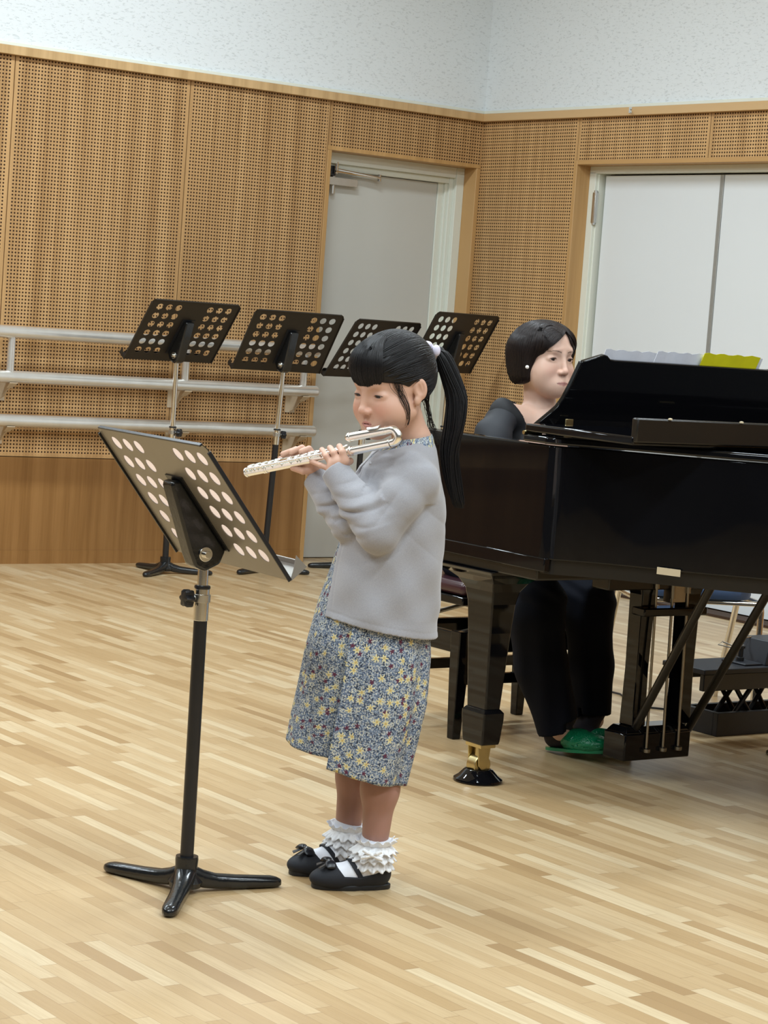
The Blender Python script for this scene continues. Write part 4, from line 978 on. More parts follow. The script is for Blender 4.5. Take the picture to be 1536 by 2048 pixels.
# right hand (far): palm under and behind, fingers over the far side, thumb below
hand.u(cap(W_r, FLT(624, 932, .026), .018, .017), .012).u(cap(FLT(612, 934, .024), FLT(630, 916, .028), .013, .012), .012)
finger([FLT(628, 912, .030), FLT(618, 898, .024), FLT(603, 903, .008)], .0078, .0066)
finger([FLT(620, 912, .030), FLT(604, 896, .026), FLT(583, 904, .010)], .0078, .0064)
finger([FLT(612, 914, .030), FLT(592, 899, .028), FLT(566, 908, .012)], .0074, .0062)
finger([FLT(606, 922, .026), FLT(586, 910, .026), FLT(560, 917, .016)], .0064, .0052)
finger([FLT(622, 940, .016), FLT(606, 942, .002), FLT(586, 936, .000)], .0088, .0068)
hV, hF = sdf_mesh(hand, (-.30, -.14, .86), (-.03, .14, .99), .0011)
V, F = merge([(headV, headF), (lowV, lowF), (hV, hF)])
col = np.tile(np.array(SKIN), (len(V), 1)); col[:len(headV)] = face_col(HG, headV, SKIN, brows=False, lip=(0.46, 0.17, 0.16), blush=0.45)
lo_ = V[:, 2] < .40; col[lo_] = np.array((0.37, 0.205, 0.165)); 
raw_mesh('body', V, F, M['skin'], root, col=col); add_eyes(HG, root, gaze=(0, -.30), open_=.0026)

# hair: cap, combed strands, fringe, ponytail
cap_ = SDF().u(ell(HG(0, -.014, .037), np.array((.0785, .0945, .0815)), HG.R), .01).u(ell(HG(0, -.045, .010), np.array((.066, .066, .060)), HG.R), .02)
cap_.u(ell(HG(0, .040, .052), np.array((.062, .046, .045)), HG.R), .02)
cap_.u(cap(HG(0, -.075, .050), HG(0, -.112, .052), .030, .014), .03)
cap_.cut(ell(HG(0, .135, -.040), np.array((.070, .110, .064)), HG.R), .010)
cap_.cut(ell(HG(0, .050, -.055), np.array((.13, .078, .074)), HG.R), .012)
for s_ in (-1, 1): cap_.cut(ell(HG(s_*.085, -.004, -.020), np.array((.026, .024, .036)), HG.R), .006)
hull = SDF().u(ell(HG(0, -.014, .037), np.array((.0785, .0945, .0815)), HG.R), .01).u(ell(HG(0, -.045, .010), np.array((.066, .066, .060)), HG.R), .02).u(ell(HG(0, .040, .052), np.array((.062, .046, .045)), HG.R), .02).u(cap(HG(0, -.075, .050), HG(0, -.112, .052), .030, .014), .03)
cV, cF = sdf_mesh(cap_, (-.15, -.18, 1.0), (.17, .15, 1.26), .002)
rng = np.random.default_rng(3); toW = HG.many
tie = np.array((0, -.121, .053)); S_n, K = 3000, 16
dv = rng.normal(size=(S_n*4, 3)); dv /= np.linalg.norm(dv, axis=1, keepdims=True); q0 = np.array((0, -.014, .037))+dv*np.array((.079, .095, .082))
low = np.interp(q0[:, 1], [-.11, -.04, .0, .03, .055, .08], [-.045, -.035, .018, .012, .030, .085]); ok = (q0[:, 2] > low) & (q0[:, 1] < .062-.30*np.maximum(0, .055-np.abs(q0[:, 0]))); q0 = q0[ok][:S_n]; S_n = len(q0)
t = np.linspace(0, 1, K)[None, :, None]; P = q0[:, None]*(1-t)+tie*t; dr_ = P-np.array((0, -.014, .037)); dr_ = dr_/np.linalg.norm(dr_, axis=2, keepdims=True)
P = np.array((0, -.014, .037))+dr_*np.array((.079, .095, .082)); w_ = np.clip((t-.70)/.30, 0, 1)**1.5; P = P*(1-w_)+(tie+rng.normal(0, .005, (S_n, 1, 3)))*w_
P = hug(hull, toW(P), .0002+.0014*rng.uniform(0, 1, (S_n, 1))*np.ones((1, K)))
s1 = strands(P, np.concatenate([[.0003, .0007], np.linspace(.0010, .0008, K-2)]))
# fringe
S_n = 1100; x = rng.uniform(-.062, .066, S_n); K = 12; t = np.linspace(0, 1, K)[None]
zend = .0015-.010*np.clip((-x-.02)/.04, 0, 1)+.010*np.clip((x-.035)/.03, 0, 1)+.004*(np.abs(x)/.06)**2+rng.normal(0, .0030, S_n)
X = x[:, None]*(.38+.62*t**.8); Z = .106-.004*np.abs(x)[:, None]*10+(zend[:, None]-.102)*t**1.15; Yf = .030+.055*t**.6+.004*(rng.uniform(-1, 1, S_n)[:, None])*(1-t)
P = np.stack([X, Yf, Z], -1); P = hug(hull, toW(P), (.0010+.0030*rng.uniform(0, 1, S_n)[:, None])*np.ones((1, K)))
# ends hang free of the brow
ze = P[:, -1:]-np.array(HG.u)*0.0; s2 = strands(P, np.linspace(.0012, .0005, K))
# wisps in front of the ears
ws = []
for s_ in (-1, 1):
    for i in range(20):
        x0 = .058+rng.normal(0, .0045); e = rng.choice([.0, 1.0], p=[.5, .5]); ws.append(catmull([(s_*x0, .045+rng.normal(0, .004), .045), (s_*(.0655+rng.normal(0, .001)), .040+rng.normal(0, .007), .010), (s_*(.0665+rng.normal(0, .001)), .028-.006*e+rng.normal(0, .006), -.025), (s_*(.0625-.004*e), .020-.008*e+rng.normal(0, .003), -.062-.02*e+rng.normal(0, .006))], 12))
s3 = strands(hug(body, toW(np.array(ws)), .0008+.0025*rng.uniform(0, 1, (len(ws), 1))*np.ones((1, 12)), 2), np.linspace(.0007, .0003, 12))
raw_mesh('hair', *merge([(cV, cF), s1, s2, s3]), M['hair_black'], root)
# ponytail
T0 = toW(tie); pc = catmull([T0, T0+np.array((.022, .006, .004)), L(904, 762, .06), L(915, 800, .058), L(911, 850, .05), L(900, 905, .045), L(905, 960, .045), L(913, 1000, .045), L(918, 1016, .045)], 26)
S_n = 760; K = 26; th = rng.uniform(0, 2*PI, S_n); rr = np.sqrt(rng.uniform(0, 1, S_n)); env = np.interp(np.linspace(0, 1, K), [0, .05, .2, .45, .75, .93, 1], [.009, .013, .021, .024, .019, .013, .008])
wv_ = .003*np.sin(np.linspace(0, 9, K)[None]+th[:, None]*2)
off = np.stack([np.cos(th)[:, None]*rr[:, None]*env+wv_, np.sin(th)[:, None]*rr[:, None]*env*1.1, np.zeros((S_n, K))], -1)
cutl = 1-.38*rng.uniform(0, 1, S_n)**2.2
tt = np.linspace(0, 1, K)[None]*cutl[:, None]*(K-1); i0 = np.minimum(tt.astype(int), K-2); fr = (tt-i0)[..., None]; P = pc[i0]*(1-fr)+pc[i0+1]*fr+off
st = strands(P, np.linspace(.0014, .0006, K))
core = MB().tube(pc[:19], env[:19]*np.linspace(.82, .45, 19), 14); core = (np.array(core.v), np.array([f for f in core.f if len(f) == 4]))
loose = []
for i in range(26): loose.append(catmull([HG(.02+rng.normal(0, .01), -.085, -.03), L(858+rng.normal(0, 3), 825, .03), L(864+rng.normal(0, 5), 855, .035), L(880+rng.normal(0, 5), 890, .04)], 12))
raw_mesh('ponytail', *merge([st, core, strands(np.array(loose), np.linspace(.0009, .0003, 12))]), M['hair_black'], root)
b = MB(); ax = _n(pc[2]-pc[0]); u_ = _n(np.cross(ax, Up)); v_ = np.cross(ax, u_)
for k_ in range(2): b.tube([T0+ax*(.002+.005*k_)+.0175*(u_*math.cos(q)+v_*math.sin(q)) for q in np.linspace(0, 2*PI, 24)], .0048, 10)
b.sphere(T0+np.array((-.006, -.016, .017)), .0115, 12, (1.1, .8, .8)); b.sphere(T0+np.array((.015, -.018, .006)), .0115, 12, (.85, .8, 1.15)); b.sphere(T0+np.array((.002, -.020, -.006)), .0080, 12, (.7, .7, 1.5))
ti = raw_mesh('hair_tie', *(lambda m: (m.v, [f for f in m.f if len(f) == 4]))(b), M['tie'], root)

# cardigan
card = SDF()
lv = [(.52, -.004, 0, .158, .142), (.57, -.003, 0, .154, .139), (.60, -.002, 0, .149, .134), (.70, .012, 0, .136, .1245), (.80, .024, 0, .127, .1105), (.87, .030, 0, .123, .096), (.925, .028, .0, .113, .083), (.955, .036, .004, .092, .070), (.975, .045, .010, .070, .058), (.992, .050, .013, .050, .047)]
card.u(stack(lv, fb), .01)
arms = SDF()
arms.chain([S_l+(-.012, .012, -.004), S_l+(.004, -.008, -.03), (E_l+S_l)/2+(.008, -.006, 0), E_l, (E_l*.55+W_l*.45), W_l+(W_l-E_l)*-.02], [.040, .047, .0465, .0430, .0385, .0315], .03, .012)
arms.chain([S_r+(.006, -.012, -.004), S_r+(0, .004, -.03), (E_r+S_r)/2, E_r, (E_r*.5+W_r*.5), W_r+(W_r-E_r)*-.02], [.040, .044, .042, .040, .036, .030], .005, .012)
arms.u(cap(E_l, E_l+(.004, -.004, -.012), .038, .030), .02)
def crease(x): return 1-2*np.abs(np.sin(x*.5))**.8
def fold_arm(P):
    g = np.zeros(len(P))
    for (A_, B_, amp, n_, ph) in ((E_l, W_l, .0058, 4.4, 0.4), (E_r, W_r, .0048, 3.8, 1.0)):
        ax = B_-A_; Ln = np.linalg.norm(ax); q = (P-A_)@ax/Ln**2; dist = np.linalg.norm(P-A_-np.clip(q, 0, 1)[:, None]*ax, axis=1)
        sdv = (P-A_)@_n(np.cross(ax, fb)); m = np.clip(1-np.abs(q-.36)/.44, 0, 1)*(dist < .07)
        g += amp*m*crease((q*n_*2*PI+ph)+sdv*30+6*np.sin(sdv*25))*(0.65+0.35*np.sin(q*19+sdv*50))
    ax = E_l-S_l; q = (P-S_l)@ax/(ax@ax); dist = np.linalg.norm(P-S_l-np.clip(q, 0, 1)[:, None]*ax, axis=1); m = np.clip(1-np.abs(q-.68)/.5, 0, 1)*(dist < .075)
    return g+.0040*m*crease(q*8+P[:, 0]*95)
def fold_body(P):
    m = np.clip((.90-P[:, 2])/.12, 0, 1)*np.clip((P[:, 2]-.56)/.05, 0, 1)
    m2 = np.exp(-((P[:, 2]-.84+.5*(P[:, 0]-.06))/.09)**2)*np.clip(P[:, 0]*12, 0, 1)
    return m*(.0022*np.sin(P[:, 0]*62+P[:, 2]*34+P[:, 1]*20)+.0016*np.sin(P[:, 0]*-48+P[:, 2]*58))+m2*.0016*crease(P[:, 0]*60+P[:, 2]*75)
cbx = (lambda z: np.interp(z, [l[0] for l in lv], [l[1] for l in lv]))
def shell(P, bc=None, br=0.0):
    d = card(P, bc, br)+fold_body(P)
    q = P-np.array((.030, .002, 1.000)); nk = np.sqrt((q[:, 0]/.066)**2+(q[:, 1]/.058)**2+((q[:, 2]+.30*((q[:, 0])*fb[0]+q[:, 1]*fb[1]))/.034)**2)-1; d = np.maximum(d, -nk*.036)
    fx = P[:, 0]-cbx(P[:, 2]); fy = P[:, 1]; fr_ = fx*fb[0]+fy*fb[1]; sd_ = fx*sb[0]+fy*sb[1]
    a = np.degrees(np.arctan2(sd_, fr_)); zz = [.56, .60, .70, .80, .90, .93, .97]
    near = np.interp(P[:, 2], zz, [16, 13, 3, -6, -15, -14.5, -9]); far = np.interp(P[:, 2], zz, [-62, -62, -60, -56, -40, -20, -15])
    op = np.minimum(near-a, a-far)*.0019; d = np.where(fr_ > .02, np.maximum(d, op), d)
    d = d+.0011*np.exp(-((a-near-8)/1.3)**2)*(P[:, 2] < .965)*(fr_ > 0)
    hem = .5845-.152*P[:, 0]-.0018*np.abs(np.sin((P[:, 0]*1.0+P[:, 1]*.8)*230)); d = np.maximum(d, hem-P[:, 2])+.0008*np.exp(-((P[:, 2]-hem-.014)/.0018)**2)
    e = arms(P, bc, br)+fold_arm(P)
    for A_, W_ in ((E_l, W_l), (E_r, W_r)):
        ax = _n(W_-A_); nr = (np.linalg.norm(P-W_, axis=1) < .062) & (np.linalg.norm(np.cross(P-W_, ax), axis=1) < .044)
        e = np.where(nr, np.maximum(e, (P-W_)@ax-.004), e); ho = np.linalg.norm(np.cross(P-W_, ax), axis=1)-.0265; e = np.where(nr & ((P-W_)@ax > -.012), np.maximum(e, -ho), e)
    k = np.where(P[:, 2] > .86, .022, .008); h = np.maximum(k-np.abs(d-e), 0)/k; return np.minimum(d, e)-h*h*k*.25
kV, kF = sdf_mesh(shell, (-.27, -.24, .54), (.21, .21, 1.02), .0024)
kV = relax(kV, kF, 1, .4)
cd = raw_mesh('cardigan', kV, kF, M['knit'], root)
# buttons and placket stitches
for k_, (px, py) in enumerate(((741, 927),)):
    p = L(px, py, -.098); b = MB(); b.lathe(p, [(.0036, 0), (.0038, .001), (.0036, .0018), (.001, .002)], 14, axis=(-.75, -.6, .1)); raw_mesh('button', b.v, [f for f in b.f if len(f) == 4], M['knit'], cd)

# dress
DL = [(.998, .050, .010, .043, .041), (.990, .048, .010, .050, .047), (.978, .045, .010, .063, .052), (.96, .036, .004, .085, .064), (.925, .026, 0, .104, .076), (.87, .028, 0, .114, .088), (.80, .022, 0, .114, .1030), (.70, .009, 0, .125, .1150), (.62, -.008, 0, .134, .1205), (.52, -.012, -.0, .146, .1360), (.42, -.018, -.0, .152, .1410), (.34, -.030, 0, .155, .1385), (.25, -.043, 0, .157, .1330)]
DL = np.array(DL)[::-1]; nz, nt = 110, 321; th = np.linspace(-PI, PI, nt)
def pleat(z):
    A = np.interp(z, [.25, .45, .56, .62, .9], [1, .85, .5, .10, 0]); Ao = np.interp(z, [.25, .48, .56], [1, .6, 0]); tv = 0.74
    dv_ = (th-tv+PI) % (2*PI)-PI
    return 1+A*(.020*np.cos(7*th+.6)+.016*np.cos(11*th+2.0+z*3)+.010*np.cos(17*th+1)) - A*.20*np.exp(-(dv_/.26)**2)*(dv_ > 0)+Ao*.03*np.exp(-(dv_/.25)**2)*(dv_ <= 0)
V, UV = [], []
for i in range(nz):
    f = i/(nz-1); s_ = f**.9
    for j in range(nt):
        V.append(None)
V = np.zeros((nz, nt, 3)); UV = np.zeros((nz, nt, 2))
for i in range(nz):
    z0 = .25+(.998-.25)*(i/(nz-1)); g = lambda k: np.interp(z0, DL[:, 0], DL[:, k]); pl_ = pleat(z0)
    x = g(1)+g(3)*pl_*np.cos(th)*sb[0]+g(4)*pl_*np.sin(th)*fb[0]; y = g(2)+g(3)*pl_*np.cos(th)*sb[1]+g(4)*pl_*np.sin(th)*fb[1]
    zh = .2655-.262*x+.055*y; zh = zh+.016*((th-.74) > 0)*np.exp(-((th-.74)/.5)**2); fz = np.clip((.62-z0)/.37, 0, 1); V[i, :, 0], V[i, :, 1] = x, y; V[i, :, 2] = z0*(1-fz)+(.62+(zh-.62)*fz)*fz-.22*np.clip((z0-.95)/.04, 0, 1)*((x-.05)*fb[0]+(y-.01)*fb[1])
    UV[i, :, 0] = th*.145+2; UV[i, :, 1] = z0
a = (np.arange(nz-1)[:, None]*nt+np.arange(nt-1)[None]); b_ = a+1
dr = raw_mesh('dress', V.reshape(-1, 3), np.stack([a, b_, b_+nt, a+nt], -1).reshape(-1, 4), M['floral'], root, uvs=UV.reshape(-1, 2))
sm = dr.modifiers.new('thickness', 'SOLIDIFY'); sm.thickness = .002; sm.offset = 0

# socks, frills and shoes
def footwear(ank, toe, bow_white, tag_lbl):
    ank = np.asarray(ank); toe = np.asarray(toe); d = _n([ank[0]-toe[0], ank[1]-toe[1], 0]); s_ = np.array([-d[1], d[0], 0]); A = np.array([d, s_, Up])   # rows: toe->heel, side, up
    T = lambda x, y, z: np.array([toe[0], toe[1], 0])+x*d+y*s_+z*Up
    R = A
    def foot(S, g):
        S.u(ell(T(.047, 0, .022), np.array((.048, .031, .021))+g, R), .01); S.u(cap(T(.055, 0, .028), T(.125, 0, .038), .026+g, .026+g), .02); S.u(cap(T(.100, 0, .030), T(.148, 0, .034), .026+g, .027+g), .02)
        S.u(cap(T(.098, 0, .036), T(.130, 0, .066), .019+g, .027+g), .02); return S
    sock = foot(SDF(), 0.0); sock.u(cap(T(.130, 0, .06), ank+(0, 0, .022), .031, .0315), .02)
    lo = np.minimum(T(-.02, -.06, -.01), T(.21, .06, -.01))-.02; hi = np.maximum(T(-.02, -.06, .14), T(.21, .06, .14))+.02; lo[2] = -.005
    sock.isect(lambda P: .004-P[:, 2], .002); sV, sF = sdf_mesh(sock, lo, hi, .003); sk = raw_mesh('sock', sV, sF, M['sock'], root)
    shoe = foot(SDF(), .0042)
    def rim(P, dd):
        q = (P-np.array([toe[0], toe[1], 0]))@A.T; x, y, z = q.T
        h = np.interp(x, [0, .040, .052, .066, .10, .135, .16, .18], [.09, .085, .050, .032, .031, .040, .050, .052]); dd = np.maximum(dd, (z-h)*.8)
        return np.maximum(dd, .001-z)
    shoe.post.append(rim); hV_, hF_ = sdf_mesh(shoe, lo, hi, .0022); hV_ = relax(hV_, hF_, 1, .4); so = raw_mesh('shoe', hV_, hF_, M['shoe'], root)
    # sole
    b = MB(); o_ = []
    for q in np.linspace(0, 2*PI, 44, endpoint=False):
        x = .090+.0895*math.cos(q); wv = .0325 if x < .09 else .0285; o_.append((x, wv*math.copysign(abs(math.sin(q))**.75, math.sin(q))))
    b.rings([[T(x*k+.092*(1-k), y*k, z) for x, y in o_] for z, k in ((0.0, .97), (.002, 1.0), (.010, 1.0), (.012, .96))])
    link_mesh('sole', b.v, b.f, M['sole'], so)
    # strap across the instep
    qs = np.linspace(-.46*PI, .46*PI, 21); X_ = np.array([T(.108-.028*math.cos(q), .040*math.sin(q), .022+.045*math.cos(q)) for q in qs]); X_ = hug(sock, X_, .0016, 4)
    b = MB(); b.rings([[p+s2*.0058*d*1.0+o*.0013*_n(p-T(.1, 0, .02)) for s2, o in ((-1, -1), (1, -1), (1, 1), (-1, 1))] for p in X_]); link_mesh('strap', b.v, b.f, M['shoe'], so)
    # bow
    b = MB(); c = hug(shoe, np.array([T(.036, 0, .056)]), .003, 5)[0]
    for sg in (-1, 1):
        b.rings([[c+s_*sg*x+Up*(zz+hh*math.sin(q))+d*(w1*math.cos(q)) for q in np.linspace(0, 2*PI, 14, endpoint=False)] for x, w1, hh, zz in ((.001, .003, .003, 0), (.008, .0085, .0060, .002), (.018, .0125, .0065, .001), (.026, .0125, .0045, -.003), (.030, .009, .002, -.006))])
    b.sphere(c+Up*.0015, .0055, 10)
    for sg in (-1, 1): b.extrude([c+s_*sg*.002, c+s_*sg*.011+d*.002, c+s_*sg*.020-d*.022-Up*.010, c+s_*sg*.009-d*.024-Up*.012], Up*.0016)
    link_mesh('shoe_bow', b.v, b.f, M['satin'], so)
    # ruffled lace around the ankle
    ac = T(.128, 0, 0)
    for k_, (z0, z1, r0, r1, nw, ph) in enumerate(((.096, .111, .0325, .046, 13, 0), (.098, .082, .0335, .0505, 14, 1.0), (.086, .066, .034, .0500, 13, 2.2), (.072, .047, .034, .0480, 14, 3.1))):
        n_ = 220; RR = []
        for kk in range(8):
            f = kk/7; ring = []
            for j in range(n_):
                q = 2*PI*j/n_; am = f**1.2*.0036; r_ = (r0+(r1-r0)*f)+am*math.sin(nw*q+ph)+am*.5*math.sin(nw*2.3*q+ph); z_ = z0+(z1-z0)*f+am*.9*math.cos(nw*q+ph*1.7)
                cx = ac*(1-z_/.09)+np.array([ank[0], ank[1], 0])*(z_/.09); ring.append(np.array([cx[0]+r_*math.cos(q), cx[1]+r_*math.sin(q), z_]))
            RR.append(ring)
        b = MB(); b.rings(RR, cap=False); fo = link_mesh('lace_frill', b.v, b.f, M['lace'], sk, fixn=False); q_ = fo.modifiers.new('thickness', 'SOLIDIFY'); q_.thickness = .0009
    if bow_white:
        b = MB(); c = np.array([ank[0], ank[1], .086])+np.array([-.004, -.056, 0]); ux = np.array([1, -.1, 0.]); 
        for sg in (-1, 1):
            for up_, ln in ((.55, .020), (-.45, .023)):
                e = c+ux*sg*ln+Up*up_*.018; b.tube([c, (c+e)/2+np.array([0, -.003, 0]), e], [.0026, .0046, .0038], 8)
        b.sphere(c+np.array([0, -.002, 0]), .005, 8); link_mesh('sock_bow', b.v, b.f, M['lace'], sk)
    return so
footwear(leg['n'], (-.099, -.080, 0), True, 'near'); footwear(leg['f'], (-.152, .018, 0), False, 'far')

# ---------------------------------------------------------------- flute
fo_ = FLT(640, 916)
R3 = np.array([Rh, Fh, Up]).T
gl = np.array([G.root.location.x, G.root.location.y, 0]); wl = lambda p: gl+np.asarray(p)@R3.T
fc = wl(fo_); flu = thing('flute', 'silver flute with a U-bent head joint, held up to the girl\'s mouth', 'flute', tuple(fc))
Lw = lambda px, py, o=0.0: wl(FLT(px, py, o))
a_, e_ = Lw(782, 886), Lw(492, 945); axf = _n(e_-a_)
kd = _n(np.cross(np.cross(axf, _n(Up*1.0-Fh*.42)), axf))            # keys face up and toward the camera
sd2 = np.cross(axf, kd)
MB().tube([a_, a_*.5+e_*.5, e_], .0095, 28).build('main_tube', M['silver'], flu)
b = MB()
for f in (.0, .26, .28, .845, .86, .985): p = a_+(e_-a_)*f; b.tube([p, p+axf*.004], .0108, 28)
b.build('tube_ring', M['silver'], flu)
u0, u1 = Lw(772, 861), Lw(702, 874)
hj = MB().tube([u0, u1], .0095, 28).build('head_tube', M['silver'], flu)
ub = catmull([u0, Lw(786, 859), Lw(794, 866), Lw(796, 875), Lw(791, 883), a_+axf*-.001], 20); MB().tube(ub, .0092, 20).build('u_bend', M['silver'], flu)
b = MB(); b.tube([u1, u1+_n(u1-u0)*.005], .0106, 24); b.sphere(u1+_n(u1-u0)*.006, .0085, 12, (1, 1, 1)); b.build('crown', M['silver'], hj)
lp = Lw(750, 861); b = MB(); R_ = []
for s_, w2 in ((-.017, .2), (-.013, .75), (-.006, 1), (.006, 1), (.013, .75), (.017, .2)):
    R_.append([lp+axf*s_+(kd*math.cos(q)+sd2*math.sin(q))*(.0118-.0016*abs(s_)/.017) for q in np.linspace(-1.25*w2, 1.25*w2, 10)]+[lp+axf*s_+(kd*math.cos(q)+sd2*math.sin(q))*.0100 for q in np.linspace(1.25*w2, -1.25*w2, 10)])
b.rings(R_); b.build('lip_plate', M['silver'], hj)
for i, f in enumerate(np.linspace(.30, .95, 15)):
    if i in (9,): continue
    p = a_+(e_-a_)*f; b = MB(); r_ = .0078 if i < 12 else .0088
    b.tube([p+kd*.0092, p+kd*.0118], r_*.72, 18); b.tube([p+kd*.0122, p+kd*.0142, p+kd*.0150], [r_, r_, r_*.6], 20); b.tube([p+kd*.013, p+kd*.0118-sd2*.012], .0016, 8)
    b.build('key', M['silver'], flu)
b = MB()
for o_, f0, f1 in ((-.0125, .29, .62), (-.0135, .60, .86), (-.0125, .87, .975), (.0125, .45, .80)):
    b = MB(); q0, q1 = a_+(e_-a_)*f0+kd*.0112+sd2*o_, a_+(e_-a_)*f1+kd*.0112+sd2*o_; b.tube([q0, q1], .0021, 10)
    for f in np.linspace(0, 1, 5): p = q0+(q1-q0)*f; b.tube([p, p-kd*.010-sd2*o_*.35], [.0022, .0016], 8)
    b.build('key_rod', M['silver'], flu)
# ================================================================ the pianist
WM = Fig(0.48, 6.75, 'seated pianist with a short dark bob, black top and navy trousers, behind the piano')
L = WM.L; root = WM.root; wr = np.array([root.location.x, root.location.y, 0.0]); toL = lambda x, y, z: (np.array([x, y, z])-wr)@np.array([Rh, Fh, Up]).T
SK2 = (0.66, 0.44, 0.34)
ze = L(1106, 718, .05)[2]
HW = HeadFrame((L(1092, 718, .10)[0], .10, ze+.016), 37, 1, pitch=2, k=1.04, zl=1.13, zu=.82)
fw = dirf(37, 1); sw = np.cross(Up, fw)
NB = L(1080, 838, .13); CH = L(1083, 880, .12)
S_r, S_l = np.array([NB[0], .13, L(985, 825)[2]])-sw*.150, np.array([NB[0], .13, L(985, 825)[2]])+sw*.150
E_r, E_l = toL(4.17, 5.16, .74), toL(4.80, 5.16, .74); W_r, W_l = toL(4.30, 4.98, .745), toL(4.66, 4.98, .745)
hd = SDF(); add_head(hd, HW, adult=True, eye_open=.0038)
hd.u(ell(HW(0, .040, -.080), (.046, .046, .034)), .025)
hd.u(cap(HW(0, -.022, -.055), NB+(0, .0, -.005), .049, .050), .02)
hd.u(cap(S_r+(0, 0, -.004), NB+(0, 0, -.030), .038, .062), .03).u(cap(S_l+(0, 0, -.004), NB+(0, 0, -.030), .038, .062), .03)
hd.u(stack([(NB[2]-.19, NB[0], .13, .145, .10), (NB[2]-.12, NB[0], .13, .15, .10), (NB[2]-.07, NB[0], .13, .13, .088), (NB[2]-.03, NB[0], .13, .09, .07)], fw[:2]), .03)
c0 = HW.c
hv, hf = sdf_mesh(hd, (c0[0]-.26, -.10, NB[2]-.17), (c0[0]+.26, .40, c0[2]+.16), .0022)
lb = SDF(); tz = NB[2]
lb.u(stack([(.50, -.01, .40, .16, .12), (.62, -.01, .36, .13, .10), (.80, 0, .24, .125, .09), (tz-.17, NB[0], .14, .145, .10)], fw[:2]), .03)
for S_, E_, W_ in ((S_r, E_r, W_r), (S_l, E_l, W_l)): lb.chain([S_, E_, W_], [.040, .034, .023], .02)
hipn, hipf = toL(4.38, 5.40, .53), toL(4.58, 5.40, .53)
kn, kf_ = L(1078, 1212, -.19), L(1182, 1212, -.02)
an, af = L(1122, 1462, -.16), L(1188, 1440, .02)
for h_, k_, a_ in ((hipn, kn, an), (hipf, kf_, af)): lb.chain([h_, k_, a_], [.070, .050, .030], .02)
lv_, lf_ = sdf_mesh(lb, (-.5, -.45, .03), (.5, .65, tz-.12), .006)
hn = SDF()
for W_, sg in ((W_r, 1), (W_l, -1)):
    w0 = W_; fwd = np.array([0, -1, 0.])@np.array([Rh, Fh, Up]).T; sx = np.array([1, 0, 0.])@np.array([Rh, Fh, Up]).T*sg
    hn.u(cap(w0, w0+fwd*.05+Up*.006, .020, .019), .01).u(cap(w0+fwd*.055-sx*.022, w0+fwd*.055+sx*.024, .014, .014), .01)
    for i, (o_, ln) in enumerate(((-.030, .82), (-.011, .96), (.009, 1.0), (.028, .90))):
        b0 = w0+fwd*.066+sx*o_; hn.chain([b0, b0+fwd*.028*ln+Up*.010, b0+fwd*.052*ln-Up*.004, b0+fwd*.060*ln-Up*.022], [.0092, .0086, .0078, .0066], .006, .003)
    hn.chain([w0+fwd*.02+sx*.024, w0+fwd*.05+sx*.048-Up*.004, w0+fwd*.072+sx*.052-Up*.016], [.012, .0095, .0078], .008, .003)
nv, nf = sdf_mesh(hn, np.minimum(W_r, W_l)-(.16, .16, .06), np.maximum(W_r, W_l)+(.16, .16, .06), .003)
V, F = merge([(hv, hf), (lv_, lf_), (nv, nf)]); col = np.tile(np.array(SK2), (len(V), 1)); col[:len(hv)] = face_col(HW, hv, SK2, adult=True, lip=(0.40, 0.16, 0.15), blush=.3)
raw_mesh('body', V, F, M['skin'], root, col=col); add_eyes(HW, root, gaze=(-.10, -.08), open_=.0038)
# bob hair
hc = SDF(); hc.u(ell(HW(0, -.016, .036), (.092, .102, .067), HW.R), .01)
for s_ in (-1, 1): hc.u(cap(HW(s_*.072, -.012, .010), HW(s_*.068, -.006, -.060), .034, .024), .03); hc.u(cap(HW(s_*.055, -.05, .0), HW(s_*.055, -.045, -.058), .045, .034), .03)
hc.u(ell(HW(0, -.062, -.020), (.078, .050, .082), HW.R), .03)
hhull = SDF(); hhull.ops = list(hc.ops)
xl_ = lambda z: np.interp(z, [-.10, -.02, .02, .05, .075, .090], [-.060, -.057, -.047, -.024, .000, .014]); xr_ = lambda z: np.interp(z, [-.10, .00, .022, .033, .055, .078, .090], [.064, .060, .050, .030, .023, .017, .0145])
def inface(q): return np.minimum(np.minimum(q[..., 0]-xl_(q[..., 2]), xr_(q[..., 2])-q[..., 0]), q[..., 1]-.022)
hc.post.append(lambda P, d: np.maximum(d, inface(HW.inv(P))*.8))
hc.cut(ell(HW(0, -.02, -.134), (.20, .20, .048), HW.R), .01)
bv, bf = sdf_mesh(hc, c0-.19, c0+.19, .003)
rng = np.random.default_rng(9); paths = []
for i in range(2600):
    az = math.radians(rng.uniform(46, 314)); f = rng.uniform(0, 1); rt = np.array([.016+rng.normal(0, .004), .055-.085*f, .036+.093*(1-.25*abs(.5-f)**2)])
    rt[1] += .02*math.cos(az); k_ = .0015*rng.uniform(0, 1.5); cz, sz = math.cos(az), math.sin(az)
    fr = np.clip((abs(math.degrees(az)-180)-120)/30, 0, 1)       # 1 close to the face
    e = lambda z, rx, ry, yo: np.array([rx*sz, ry*cz+yo, z])
    zend = -.092+rng.normal(0, .003)+.006*fr
    paths.append(catmull([rt, e(.098, .058, .062, -.012)+k_, e(.045, .090, .096, -.018)+k_, e(-.005, .0985, .098, -.016), e(-.050, .0975, .090, -.014), e(zend, .080-.004*fr, .074, -.012)], 14))
P = hug(hhull, HW.many(np.array(paths)), .0004+.0018*rng.uniform(0, 1, (len(paths), 1))*np.ones((1, 14))); h1 = strands(P, np.linspace(.0012, .0008, 14))
paths = []
